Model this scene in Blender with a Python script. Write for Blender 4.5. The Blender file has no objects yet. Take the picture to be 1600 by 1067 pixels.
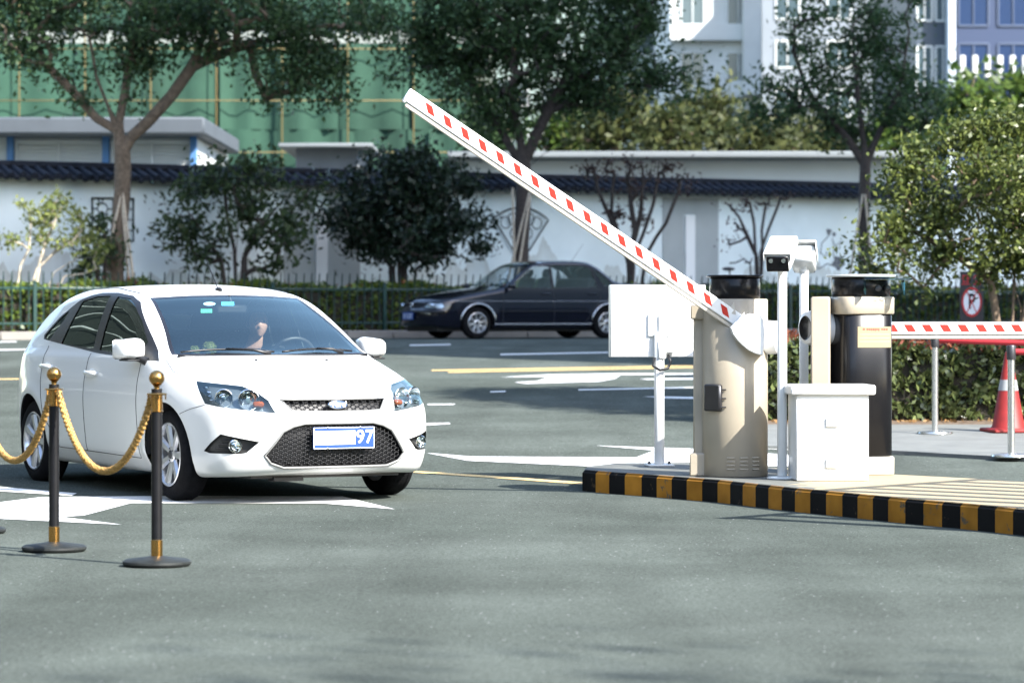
import bpy, bmesh, math, random
import numpy as np
from mathutils import Vector, Matrix

R = math.radians
sc = bpy.context.scene
col = sc.collection

# ------------------------------------------------------------------ camera, sky, sun, exposure
FPX, HOR, CAMH = 5000.0, 486.0, 1.288        # focal length and horizon of the 1600 px photograph, eye height in metres
cam_d = bpy.data.cameras.new("camera")
cam = bpy.data.objects.new("camera", cam_d); col.objects.link(cam)
cam.location = (0, 0, CAMH); cam.rotation_euler = (R(90), 0, 0)
cam_d.sensor_width = 36; cam_d.lens = 36 * FPX / 1600
cam_d.shift_y = -(533.5 - HOR) / 1600
cam_d.clip_start = .5; cam_d.clip_end = 3000
cam_d.dof.use_dof = True; cam_d.dof.focus_distance = 21.5; cam_d.dof.aperture_fstop = 3.6
sc.camera = cam

SUN_AZ = (.74, -.67)                            # horizontal direction towards the sun
SUN_EL = R(38)
world = bpy.data.worlds.new("World"); sc.world = world; world.use_nodes = True
wn = world.node_tree.nodes; wl = world.node_tree.links
sky = wn.new("ShaderNodeTexSky"); sky.sky_type = 'NISHITA'; sky.sun_disc = False
sky.sun_elevation = SUN_EL; sky.sun_rotation = math.atan2(SUN_AZ[0], SUN_AZ[1]); sky.air_density = 1.0; sky.dust_density = 1.0; sky.ozone_density = .4
wl.new(sky.outputs[0], wn["Background"].inputs[0]); wn["Background"].inputs[1].default_value = .14
sun_d = bpy.data.lights.new("sun", 'SUN'); sun_d.energy = 3.7; sun_d.angle = R(.5); sun_d.color = (1, .97, .92)
sun = bpy.data.objects.new("sun", sun_d); col.objects.link(sun)
_sv = Vector((SUN_AZ[0] * math.cos(SUN_EL), SUN_AZ[1] * math.cos(SUN_EL), math.sin(SUN_EL)))
sun.rotation_euler = _sv.to_track_quat('Z', 'Y').to_euler()
sc.view_settings.view_transform = 'Standard'; sc.view_settings.look = 'None'
sc.view_settings.exposure = 2.12; sc.view_settings.gamma = 1

# ------------------------------------------------------------------ helpers
def gz(y):                                      # the drive climbs gently to the street
    t = min(max((y - 23) / 33, 0), 1)
    return .77 * (t * t * (3 - 2 * t) * .35 + t * .65)
def at(u, v, d):                                # photo pixel at distance d -> point
    return Vector(((u - 800) * d / FPX, d, CAMH - (v - HOR) * d / FPX))
def gnd(u, v, lift=0):                          # photo pixel -> point on the ground
    lo, hi = 3., 400.
    for _ in range(60):
        m = (lo + hi) / 2
        if HOR + FPX * (CAMH - gz(m) - lift) / m > v: lo = m
        else: hi = m
    return Vector(((u - 800) * lo / FPX, lo, gz(lo) + lift))

def mat(name, c, rough=.6, metal=0, spec=.5, var=0, vscale=8, bump=0, bscale=40, coat=0, c2=None, detail=6, emit=None):
    m = bpy.data.materials.new(name); m.use_nodes = True
    nt = m.node_tree; p = nt.nodes["Principled BSDF"]
    p.inputs["Roughness"].default_value = rough; p.inputs["Metallic"].default_value = metal
    p.inputs["Specular IOR Level"].default_value = spec; p.inputs["Coat Weight"].default_value = coat
    p.inputs["Coat Roughness"].default_value = .05
    c = tuple(c) + (1,)
    p.inputs["Base Color"].default_value = c
    tc = nt.nodes.new("ShaderNodeTexCoord")
    if var or c2:
        n = nt.nodes.new("ShaderNodeTexNoise"); n.inputs["Scale"].default_value = vscale; n.inputs["Detail"].default_value = detail
        nt.links.new(tc.outputs["Object"], n.inputs["Vector"])
        r = nt.nodes.new("ShaderNodeValToRGB"); r.color_ramp.elements[0].position = .32; r.color_ramp.elements[1].position = .68
        if c2: a, b = c, tuple(c2) + (1,)
        else: a = tuple(max(0, x * (1 - var)) for x in c[:3]) + (1,); b = tuple(min(1, x * (1 + var)) for x in c[:3]) + (1,)
        r.color_ramp.elements[0].color = a; r.color_ramp.elements[1].color = b
        nt.links.new(n.outputs[0], r.inputs[0]); nt.links.new(r.outputs[0], p.inputs["Base Color"])
    if bump:
        n2 = nt.nodes.new("ShaderNodeTexNoise"); n2.inputs["Scale"].default_value = bscale; n2.inputs["Detail"].default_value = 4
        nt.links.new(tc.outputs["Object"], n2.inputs["Vector"])
        b = nt.nodes.new("ShaderNodeBump"); b.inputs["Strength"].default_value = bump; b.inputs["Distance"].default_value = .02
        nt.links.new(n2.outputs[0], b.inputs["Height"]); nt.links.new(b.outputs[0], p.inputs["Normal"])
    return m
def glass(name, tint=(.75, .85, .85), f=.08, rough=.01):
    m = bpy.data.materials.new(name); m.use_nodes = True; nt = m.node_tree; nt.nodes.clear()
    o = nt.nodes.new("ShaderNodeOutputMaterial"); t = nt.nodes.new("ShaderNodeBsdfTransparent"); g = nt.nodes.new("ShaderNodeBsdfGlossy")
    t.inputs[0].default_value = tuple(tint) + (1,); g.inputs[0].default_value = (.84, 1, .95, 1); g.inputs["Roughness"].default_value = rough
    fr = nt.nodes.new("ShaderNodeFresnel"); fr.inputs[0].default_value = 1.5
    mx = nt.nodes.new("ShaderNodeMath"); mx.operation = 'ADD'; mx.inputs[1].default_value = f; mx.use_clamp = True
    mix = nt.nodes.new("ShaderNodeMixShader")
    nt.links.new(fr.outputs[0], mx.inputs[0]); nt.links.new(mx.outputs[0], mix.inputs[0])
    nt.links.new(t.outputs[0], mix.inputs[1]); nt.links.new(g.outputs[0], mix.inputs[2]); nt.links.new(mix.outputs[0], o.inputs[0])
    return m
def leafmat(name, c1, c2, trans=.35, rough=.45, spec=.22):
    m = bpy.data.materials.new(name); m.use_nodes = True; nt = m.node_tree; p = nt.nodes["Principled BSDF"]
    g = nt.nodes.new("ShaderNodeNewGeometry"); r = nt.nodes.new("ShaderNodeValToRGB")
    r.color_ramp.elements[0].color = tuple(c1) + (1,); r.color_ramp.elements[1].color = tuple(c2) + (1,)
    nt.links.new(g.outputs["Random Per Island"], r.inputs[0]); nt.links.new(r.outputs[0], p.inputs["Base Color"])
    p.inputs["Roughness"].default_value = rough; p.inputs["Specular IOR Level"].default_value = spec
    t = nt.nodes.new("ShaderNodeBsdfTranslucent"); nt.links.new(r.outputs[0], t.inputs[0])
    mix = nt.nodes.new("ShaderNodeMixShader"); mix.inputs[0].default_value = trans
    nt.links.new(p.outputs[0], mix.inputs[1]); nt.links.new(t.outputs[0], mix.inputs[2])
    nt.links.new(mix.outputs[0], nt.nodes["Material Output"].inputs[0])
    return m

def chipped(name, c, under, lo=.34, scale=9, rough=.75):
    m = mat(name, c, rough, var=.22, vscale=5, spec=.1); nt = m.node_tree; p = nt.nodes["Principled BSDF"]; src = p.inputs["Base Color"].links[0].from_socket
    tc = nt.nodes.new("ShaderNodeTexCoord"); n = nt.nodes.new("ShaderNodeTexNoise"); n.inputs["Scale"].default_value = scale; n.inputs["Detail"].default_value = 9; n.inputs["Roughness"].default_value = .72
    nt.links.new(tc.outputs["Object"], n.inputs["Vector"]); r = nt.nodes.new("ShaderNodeValToRGB"); r.color_ramp.elements[0].position = lo; r.color_ramp.elements[1].position = lo + .05; nt.links.new(n.outputs[0], r.inputs[0])
    mx = nt.nodes.new("ShaderNodeMix"); mx.data_type = 'RGBA'; nt.links.new(r.outputs[0], mx.inputs[0]); mx.inputs[6].default_value = tuple(under) + (1,); nt.links.new(src, mx.inputs[7]); nt.links.new(mx.outputs[2], p.inputs["Base Color"]); return m
def tag(o, label=None, cat=None, group=None, kind=None):
    if label: o["label"] = label
    if cat: o["category"] = cat
    if group: o["group"] = group
    if kind: o["kind"] = kind
    return o
def empty(name, loc=(0, 0, 0), rz=0, label=None, cat=None, group=None):
    o = bpy.data.objects.new(name, None); col.objects.link(o)
    o.location = loc; o.rotation_euler = (0, 0, rz); o.empty_display_size = .2
    return tag(o, label, cat, group)
def copy_tree(o, parent=None):
    c = o.copy(); col.objects.link(c); c.parent = parent
    for ch in [x for x in col.objects if x.parent == o]: copy_tree(ch, c)
    return c

class MB:
    """collects shapes and links them as ONE mesh object"""
    def __init__(s): s.v = []; s.f = []; s.m = []
    def add(s, vs, fs, m=0):
        k = len(s.v); s.v += [tuple(p) for p in vs]
        for f in fs: s.f.append(tuple(i + k for i in f)); s.m.append(m)
        return s
    def box(s, c, size, M=None, m=0, b=.004):
        hx, hy, hz = [x / 2 for x in size]; b = min(b, hx * .9, hy * .9, hz * .9); vs = []; idx = {}
        for sx in (-1, 1):
            for sy in (-1, 1):
                for sz in (-1, 1):
                    for a in range(3):
                        p = [sx * (hx - b), sy * (hy - b), sz * (hz - b)]
                        p[a] = (sx * hx, sy * hy, sz * hz)[a]
                        idx[sx, sy, sz, a] = len(vs); vs.append(Vector(p))
        fs = []
        for a in range(3):
            o1, o2 = [(1, 2), (0, 2), (0, 1)][a]
            for sg in (-1, 1):
                q = []
                for (i, j) in ((-1, -1), (1, -1), (1, 1), (-1, 1)):
                    k = [0, 0, 0]; k[a] = sg; k[o1] = i; k[o2] = j; q.append(idx[k[0], k[1], k[2], a])
                fs.append(q)
        for a in range(3):                      # the twelve bevels
            o1, o2 = [(1, 2), (0, 2), (0, 1)][a]
            for i in (-1, 1):
                for j in (-1, 1):
                    k0 = [0, 0, 0]; k1 = [0, 0, 0]; k0[a] = -1; k1[a] = 1
                    for k in (k0, k1): k[o1] = i; k[o2] = j
                    fs.append([idx[k0[0], k0[1], k0[2], o1], idx[k1[0], k1[1], k1[2], o1], idx[k1[0], k1[1], k1[2], o2], idx[k0[0], k0[1], k0[2], o2]])
        for sx in (-1, 1):
            for sy in (-1, 1):
                for sz in (-1, 1): fs.append([idx[sx, sy, sz, a] for a in range(3)])
        cc = Vector(c)
        vs = [(M @ p if M else p) + cc for p in vs] if not M or len(M) == 3 else [M @ (p + cc) for p in vs]
        return s.add(vs, fs, m)
    def rod(s, p0, p1, r0, r1=None, n=10, m=0, caps=True):
        return s.tube([p0, p1], [r0, r0 if r1 is None else r1], n, m, caps)
    def tube(s, path, r, n=8, m=0, caps=True, closed=False):
        P = [Vector(p) for p in path]; k = len(P)
        rr = r if isinstance(r, (list, tuple)) else [r] * k
        vs = []; up = None
        for i in range(k):
            a = P[(i - 1) % k] if closed else P[max(i - 1, 0)]; b = P[(i + 1) % k] if closed else P[min(i + 1, k - 1)]
            d = (b - a)
            d = d.normalized() if d.length > 1e-9 else Vector((0, 0, 1))
            if up is None: up = Vector((0, 0, 1)) if abs(d.z) < .9 else Vector((1, 0, 0))
            x = (up - d * up.dot(d))
            x = x.normalized() if x.length > 1e-6 else d.orthogonal().normalized()
            y = d.cross(x); up = x
            for j in range(n):
                t = 2 * math.pi * j / n; vs.append(P[i] + (x * math.cos(t) + y * math.sin(t)) * rr[i])
        fs = []
        for i in range(k if closed else k - 1):
            for j in range(n):
                i2 = (i + 1) % k; fs.append((i * n + j, i * n + (j + 1) % n, i2 * n + (j + 1) % n, i2 * n + j))
        if caps and not closed: fs += [tuple(range(n))[::-1], tuple((k - 1) * n + j for j in range(n))]
        return s.add(vs, fs, m)
    def lathe(s, prof, n=32, M=None, m=0, a0=0, a1=2 * math.pi):
        M = M or Matrix(); full = abs(a1 - a0 - 2 * math.pi) < 1e-6; k = n if full else n + 1; vs = []; fs = []
        for i in range(k):
            t = a0 + (a1 - a0) * i / n
            for (r, z) in prof: vs.append(M @ Vector((r * math.cos(t), r * math.sin(t), z)))
        L = len(prof)
        for i in range(n):
            j = (i + 1) % k
            for q in range(L - 1): fs.append((i * L + q, j * L + q, j * L + q + 1, i * L + q + 1))
        return s.add(vs, fs, m)
    def prism(s, poly, z0, z1, M=None, m=0):
        M = M or Matrix(); n = len(poly)
        vs = [M @ Vector((x, y, z0)) for x, y in poly] + [M @ Vector((x, y, z1)) for x, y in poly]
        fs = [tuple(range(n))[::-1], tuple(range(n, 2 * n))] + [(i, (i + 1) % n, n + (i + 1) % n, n + i) for i in range(n)]
        return s.add(vs, fs, m)
    def ball(s, c, r, n=12, m=0, M=None):
        r = (r, r, r) if not isinstance(r, (tuple, list)) else r
        vs = []; fs = []; h = n // 2
        for i in range(h + 1):
            for j in range(n):
                a = math.pi * i / h; t = 2 * math.pi * j / n
                p = Vector((r[0] * math.sin(a) * math.cos(t), r[1] * math.sin(a) * math.sin(t), r[2] * math.cos(a)))
                vs.append((M @ p if M else p) + Vector(c))
        for i in range(h):
            for j in range(n): fs.append((i * n + j, (i + 1) * n + j, (i + 1) * n + (j + 1) % n, i * n + (j + 1) % n))
        return s.add(vs, fs, m)
    def build(s, name, mats, parent=None, sharp=38, weld=True):
        me = bpy.data.meshes.new(name); me.from_pydata(s.v, [], s.f)
        for m in (mats if isinstance(mats, (list, tuple)) else [mats]): me.materials.append(m)
        me.polygons.foreach_set("material_index", s.m)
        bm = bmesh.new(); bm.from_mesh(me)
        if weld: bmesh.ops.remove_doubles(bm, verts=bm.verts, dist=1e-5)
        bmesh.ops.recalc_face_normals(bm, faces=bm.faces); bm.to_mesh(me); bm.free()
        me.polygons.foreach_set("use_smooth", [True] * len(me.polygons))
        if sharp: me.set_sharp_from_angle(angle=R(sharp))
        o = bpy.data.objects.new(name, me); col.objects.link(o); o.parent = parent
        return o

def text_mesh(name, body, size, M, m, parent=None, depth=.002, shear=0, bold=0, space=1):
    cu = bpy.data.curves.new(name, 'FONT'); cu.body = body; cu.size = size; cu.align_x = 'CENTER'; cu.align_y = 'CENTER'
    cu.extrude = depth / 2; cu.shear = shear; cu.offset = bold; cu.space_character = space
    t = bpy.data.objects.new(name, cu); col.objects.link(t)
    dg = bpy.context.evaluated_depsgraph_get(); me = bpy.data.meshes.new_from_object(t.evaluated_get(dg))
    bpy.data.objects.remove(t); me.transform(M); me.materials.clear(); me.materials.append(m); me.name = name
    o = bpy.data.objects.new(name, me); col.objects.link(o); o.parent = parent
    return o
def frame3(o, x, y, z):                          # matrix from three axes and an origin
    M = Matrix((x, y, z)).transposed().to_4x4(); M.translation = Vector(o); return M
# ------------------------------------------------------------------ car bodies: a smooth solid g(x, y, z) < 0, meshed and cut into panels
def pchip(xs, ys):
    xs = np.array(xs, float); ys = np.array(ys, float)
    if xs[0] > xs[-1]: xs = xs[::-1]; ys = ys[::-1]
    h = np.diff(xs); d = np.diff(ys) / h; n = len(xs); m = np.zeros(n)
    for i in range(1, n - 1):
        if d[i - 1] * d[i] > 0:
            w1 = 2 * h[i] + h[i - 1]; w2 = h[i] + 2 * h[i - 1]; m[i] = (w1 + w2) / (w1 / d[i - 1] + w2 / d[i])
    m[0] = d[0]; m[-1] = d[-1]
    def f(x):
        x = np.asarray(x, float); i = np.clip(np.searchsorted(xs, x) - 1, 0, n - 2); t = (np.clip(x, xs[0] - .5, xs[-1] + .5) - xs[i])
        H = h[i]; s = t / H; s2 = s * s; s3 = s2 * s
        lo = x < xs[0]; hi = x > xs[-1]
        r = (2 * s3 - 3 * s2 + 1) * ys[i] + (s3 - 2 * s2 + s) * H * m[i] + (-2 * s3 + 3 * s2) * ys[i + 1] + (s3 - s2) * H * m[i + 1]
        r = np.where(lo, ys[0] + (x - xs[0]) * m[0], r); return np.where(hi, ys[-1] + (x - xs[-1]) * m[-1], r)
    return f
def smax(a, b, k):
    h = np.clip(k - np.abs(a - b), 0, None) / k
    return np.maximum(a, b) + h * h * k * .25

class Body:
    def __init__(s, top, wid, sec, nose, plan, tail, planr, crown, bot, axles, cw=.2, k=(.14, .10), flare=.016, belt=1.0, cabtaper=.02, hr=.31, krear=.12, kfront=.11):
        s.top = pchip(*zip(*top)); s.wid = pchip(*zip(*wid)); s.sec = pchip(*zip(*sec)); s.nose = pchip(*zip(*nose)); s.plan = pchip(*zip(*plan))
        s.tail = pchip(*zip(*tail)); s.planr = pchip(*zip(*planr)); s.crown = pchip(*zip(*crown)); s.bot = pchip(*zip(*bot))
        s.axles = axles; s.cw = cw; s.k = k; s.flare = flare; s.belt = belt; s.cabtaper = cabtaper; s.hr = hr; s.krear = krear; s.kfront = kfront
    def g(s, P):
        x, y, z = P[:, 0], np.abs(P[:, 1]), P[:, 2]
        xe = x + s.cw * y * y * np.where(x > -1.9, 1, np.clip(1 - (-1.9 - x) / .5, -1, 1))
        T = s.top(xe); dT = (s.top(xe + .01) - s.top(xe - .01)) / .02
        T = T - s.crown(x) * y * y
        gt = (z - T) / np.sqrt(1 + np.minimum(dT * dT, 4))
        fl = 0
        for ax in s.axles:
            r = np.hypot(x - ax, z - s.hr); fl = fl + s.flare * np.exp(-((r - .39) / .065) ** 2) * np.clip((z - .15) / .2, 0, 1)
        W = s.wid(x) + s.sec(z) + fl - s.cabtaper * np.clip((z - s.belt) / .3, 0, 1) * ((x + 1.55) / 1.2) ** 2
        gs = (y - W) / np.where(z > s.belt, 1.12, 1.02)
        dp = (s.plan(y + .01) - s.plan(y - .01)) / .02
        gf = (x - (s.nose(z) - s.plan(y))) / np.sqrt(1 + np.minimum(dp * dp, 6))
        dr = (s.planr(y + .01) - s.planr(y - .01)) / .02
        gr = ((s.tail(z) + s.planr(y)) - x) / np.sqrt(1 + np.minimum(dr * dr, 6))
        kk = s.k[1] + (s.k[0] - s.k[1]) * np.clip((x + .9) / .5, 0, 1)
        a = smax(gt, gs, kk); a = smax(a, gf, s.kfront); a = smax(a, gr, s.krear)
        return smax(a, s.bot(x) - z, .05)
    def normals(s, P, e=.004):
        N = np.zeros_like(P)
        for i in range(3):
            d = np.zeros(3); d[i] = e; N[:, i] = s.g(P + d) - s.g(P - d)
        return N / np.maximum(np.linalg.norm(N, axis=1), 1e-9)[:, None]
    def root(s, A, B):
        lo = np.zeros(len(A)); hi = np.full(len(A), 1.25)
        for _ in range(34):
            m = (lo + hi) / 2; i = s.g(A + (B - A) * m[:, None]) < 0
            lo = np.where(i, m, lo); hi = np.where(i, hi, m)
        return A + (B - A) * lo[:, None]
    def surf_x(s, y, z, front=True):              # nose surface at (y, z)
        y = np.atleast_1d(np.asarray(y, float)); z = np.atleast_1d(np.asarray(z, float)); A = np.stack([np.full(y.shape, -.2 if front else -2.8), y, z], 1); B = A.copy(); B[:, 0] = 1.3 if front else -5
        return s.root(A, B)[:, 0]
    def surf_y(s, x, z):                           # side surface at (x, z), right-hand side positive
        x = np.atleast_1d(np.asarray(x, float)); z = np.atleast_1d(np.asarray(z, float)); A = np.stack([x, np.zeros(x.shape), z], 1); B = A.copy(); B[:, 1] = 1.2
        return s.root(A, B)[:, 1]
    def surf_z(s, x, y):
        x = np.atleast_1d(np.asarray(x, float)); y = np.atleast_1d(np.asarray(y, float)); A = np.stack([x, y, np.full(x.shape, .5)], 1); B = A.copy(); B[:, 2] = 1.7
        return s.root(A, B)[:, 2]
    def mesh(s, x0, x1, h=.026, ax=(-2.9, .3)):
        y1, z0, z1 = 1.0, .08, 1.6
        X = np.linspace(x0, x1, int((x1 - x0) / h)); Y = np.linspace(0, y1, int(y1 / h)); Z = np.linspace(z0, z1, int((z1 - z0) / h))
        def grid(a, b, fn):
            A, B = np.meshgrid(a, b, indexing='ij'); P = fn(A.ravel(), B.ravel()); return P, len(a), len(b)
        G = [grid(X, Y, lambda a, b: np.stack([a, b, np.full(a.shape, z1)], 1)), grid(X, Y, lambda a, b: np.stack([a, b, np.full(a.shape, z0)], 1)),
             grid(X, Z, lambda a, b: np.stack([a, np.full(a.shape, y1), b], 1)), grid(Y, Z, lambda a, b: np.stack([np.full(a.shape, x0), a, b], 1)),
             grid(Y, Z, lambda a, b: np.stack([np.full(a.shape, x1), a, b], 1))]
        vs = []; fs = []
        for P, na, nb in G:
            A = np.stack([np.clip(P[:, 0], *ax), np.clip(P[:, 1], 0, .3), np.clip(P[:, 2], .42, .66)], 1)
            Q = s.root(A, P)
            for sg in (1, -1):
                k = len(vs); q = Q * np.array([1, sg, 1]); vs += [tuple(p) for p in q]
                for i in range(na - 1):
                    for j in range(nb - 1): fs.append((k + i * nb + j, k + (i + 1) * nb + j, k + (i + 1) * nb + j + 1, k + i * nb + j + 1))
        me = bpy.data.meshes.new("t"); me.from_pydata(vs, [], fs); bm = bmesh.new(); bm.from_mesh(me); bpy.data.meshes.remove(me)
        bmesh.ops.remove_doubles(bm, verts=bm.verts, dist=2e-4); bmesh.ops.dissolve_degenerate(bm, edges=bm.edges, dist=1e-5)
        bmesh.ops.recalc_face_normals(bm, faces=bm.faces)
        return bm

def cut(bm, poly, axis, sel):
    """slice the faces chosen by sel along a convex outline seen along an axis; returns the faces inside"""
    a, b = [(1, 2), (0, 2), (0, 1)][axis]
    n = len(poly); area = sum(poly[i][0] * poly[(i + 1) % n][1] - poly[(i + 1) % n][0] * poly[i][1] for i in range(n))
    if area < 0: poly = poly[::-1]
    faces = [f for f in bm.faces if sel(f.calc_center_median(), f.normal)]
    lo = [min(p[i] for p in poly) - .12 for i in (0, 1)]; hi = [max(p[i] for p in poly) + .12 for i in (0, 1)]
    faces = [f for f in faces if lo[0] < f.calc_center_median()[a] < hi[0] and lo[1] < f.calc_center_median()[b] < hi[1]]
    for i in range(n):
        p = poly[i]; q = poly[(i + 1) % n]; d = (q[0] - p[0], q[1] - p[1]); L = math.hypot(*d)
        if L < 1e-6 or not faces: continue
        no = Vector((0, 0, 0)); no[a] = d[1] / L; no[b] = -d[0] / L; co = Vector((0, 0, 0)); co[a] = p[0]; co[b] = p[1]
        geom = set(faces)
        for f in faces: geom.update(f.edges); geom.update(f.verts)
        r = bmesh.ops.bisect_plane(bm, geom=list(geom), dist=1e-6, plane_co=co, plane_no=no)
        faces = [f for f in r['geom'] if isinstance(f, bmesh.types.BMFace) and (f.calc_center_median() - co).dot(no) < 0]
    return faces
def take(bm, faces, remove=True):
    """copy faces to a bmesh of their own and drop them here"""
    nb = bmesh.new(); vm = {}
    for f in faces:
        vs = []
        for v in f.verts:
            if v not in vm: vm[v] = nb.verts.new(v.co)
            vs.append(vm[v])
        try: nb.faces.new(vs)
        except ValueError: pass
    if remove: bmesh.ops.delete(bm, geom=faces, context='FACES')
    nb.normal_update(); return nb
def link_bm(bm, name, m, parent, body=None, shift=0, sharp=None):
    bmesh.ops.delete(bm, geom=[v for v in bm.verts if not v.link_faces], context='VERTS')
    me = bpy.data.meshes.new(name); bm.to_mesh(me); bm.free()
    for q in (m if isinstance(m, (list, tuple)) else [m]): me.materials.append(q)
    me.polygons.foreach_set("use_smooth", [True] * len(me.polygons))
    if body is not None and len(me.vertices):
        P = np.empty(len(me.vertices) * 3); me.vertices.foreach_get("co", P); P = P.reshape(-1, 3); N = body.normals(P)
        if shift: me.vertices.foreach_set("co", (P + N * shift).ravel())
        me.normals_split_custom_set_from_vertices([tuple(n) for n in N])
    elif sharp: me.set_sharp_from_angle(angle=R(sharp))
    o = bpy.data.objects.new(name, me); col.objects.link(o); o.parent = parent
    return o
def recess(bm, vec):
    """push an open patch inwards, leaving walls round its rim"""
    vec = Vector(vec); nb = bmesh.new(); a = {}; b = {}
    for v in bm.verts: a[v] = nb.verts.new(v.co + vec)
    for f in bm.faces: nb.faces.new([a[v] for v in f.verts])
    for e in bm.edges:
        if len(e.link_faces) == 1:
            l = e.link_loops[0]; p, q = l.vert, l.link_loop_next.vert
            for w in (p, q):
                if w not in b: b[w] = nb.verts.new(w.co)
            nb.faces.new([a[q], a[p], b[p], b[q]])
    bm.free(); nb.normal_update(); return nb
# ------------------------------------------------------------------ the white hatchback
WB = Body(
    top=[(.95, .56), (.86, .665), (.78, .735), (.60, .815), (.30, .905), (.05, .968), (-.10, 1.008), (-.19, 1.045), (-.45, 1.18), (-.72, 1.305), (-.99, 1.408), (-1.25, 1.458), (-1.6, 1.484), (-2.0, 1.484), (-2.4, 1.452), (-2.75, 1.385), (-2.98, 1.31), (-3.22, 1.10), (-3.39, .93), (-3.48, .80)],
    wid=[(.95, .79), (.6, .872), (.2, .897), (-.5, .908), (-1.4, .915), (-2.4, .912), (-2.9, .885), (-3.5, .80)],
    sec=[(.14, -.12), (.22, -.07), (.32, -.028), (.42, -.016), (.56, -.004), (.66, 0), (.78, -.008), (.88, -.028), (.95, -.045), (1.01, -.078), (1.15, -.122), (1.30, -.18), (1.40, -.228), (1.50, -.28)],
    nose=[(.14, .76), (.22, .825), (.32, .868), (.45, .885), (.58, .885), (.68, .870), (.76, .84), (.9, .74)],
    plan=[(0, 0), (.2, .008), (.4, .036), (.6, .105), (.72, .190), (.80, .30), (.87, .47), (.95, .80)],
    tail=[(.14, -3.26), (.3, -3.38), (.5, -3.42), (.7, -3.42), (.85, -3.41), (.95, -3.39), (1.2, -3.28)],
    planr=[(0, 0), (.3, .012), (.5, .04), (.7, .13), (.82, .27), (.95, .60)],
    crown=[(.9, .20), (.5, .11), (-.3, .07), (-1, .085), (-1.5, .095), (-3.4, .10)],
    bot=[(.95, .24), (.6, .185), (.1, .17), (-2.8, .18), (-3.5, .30)], axles=(0, -2.64), k=(.15, .075), belt=1.0, cabtaper=.045)
WX, WY, WTH = -1.567, 22.13, R(28.5)
white_car = empty("parked_car", (WX, WY, 0), WTH - R(90))
paint = mat("white_paint", (.62, .625, .605), .32, coat=.5, spec=.5, var=.012, vscale=3)
blackp = mat("black_plastic", (.009, .009, .010), .45, var=.2, vscale=30)
trimblk = mat("gloss_black_trim", (.012, .012, .014), .16)
rubber = mat("tyre_rubber", (.008, .008, .009), .85, spec=.1, var=.3, vscale=25, bump=.15, bscale=90)
alloy = mat("alloy_silver", (.60, .60, .61), .3, .85, var=.06, vscale=12)
darkmetal = mat("dark_metal", (.06, .06, .065), .45, .7)
chrome = mat("chrome", (.80, .81, .82), .08, 1.0)
winglass = glass("window_glass", (.055, .065, .065), .05)
windglass = glass("windscreen_glass", (.82, .90, .89), .115)
lensglass = glass("lamp_lens", (.93, .95, .96), .05)
cloth_dark = mat("seat_fabric", (.055, .058, .062), .9, spec=.2, var=.25, vscale=40)
liner = mat("headliner", (.20, .20, .20), .9)
foggrey = mat("fog_recess_grey", (.035, .035, .034), .5); amber = mat("amber_lens", (.20, .05, .012), .25)
redlens = mat("red_lens", (.35, .012, .012), .15, coat=.5)
lampdark = mat("lamp_bezel", (.13, .16, .18), .28, .35)
seamm = mat("seam_shadow_gap", (.03, .03, .03), .8)

def seam(body, paths, name, parent, r=.0034, m=None):
    for kind, sg, pts in paths:
        mb = MB(); P = []
        for i in range(len(pts) - 1):
            k = max(2, int(math.dist(pts[i], pts[i + 1]) / .03))
            P += [(pts[i][0] + (pts[i + 1][0] - pts[i][0]) * j / k, pts[i][1] + (pts[i + 1][1] - pts[i][1]) * j / k) for j in range(k)]
        P.append(pts[-1]); A = np.array(P, float)
        if kind == 'side': y = body.surf_y(A[:, 0], A[:, 1]); Q = np.stack([A[:, 0], y * sg, A[:, 1]], 1)
        elif kind == 'top': Q = np.stack([A[:, 0], A[:, 1], body.surf_z(A[:, 0], A[:, 1])], 1)
        else: Q = np.stack([body.surf_x(A[:, 0], A[:, 1]), A[:, 0], A[:, 1]], 1)
        mb.tube([tuple(q) for q in Q], r, 5)
        mb.build(name, m or seamm, parent, sharp=0)

def rot_cut(bm, pts, ang, sel):
    """cut seen along a level direction turned by ang from straight ahead"""
    M = Matrix.Rotation(-ang, 3, 'Z'); Mi = Matrix.Rotation(ang, 3, 'Z')
    bmesh.ops.transform(bm, matrix=M.to_4x4(), verts=bm.verts); bm.normal_update()
    q = [M @ Vector(p) for p in pts]
    fs = cut(bm, [(p.y, p.z) for p in q], 0, sel)
    bmesh.ops.transform(bm, matrix=Mi.to_4x4(), verts=bm.verts); bm.normal_update()
    return fs

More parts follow.
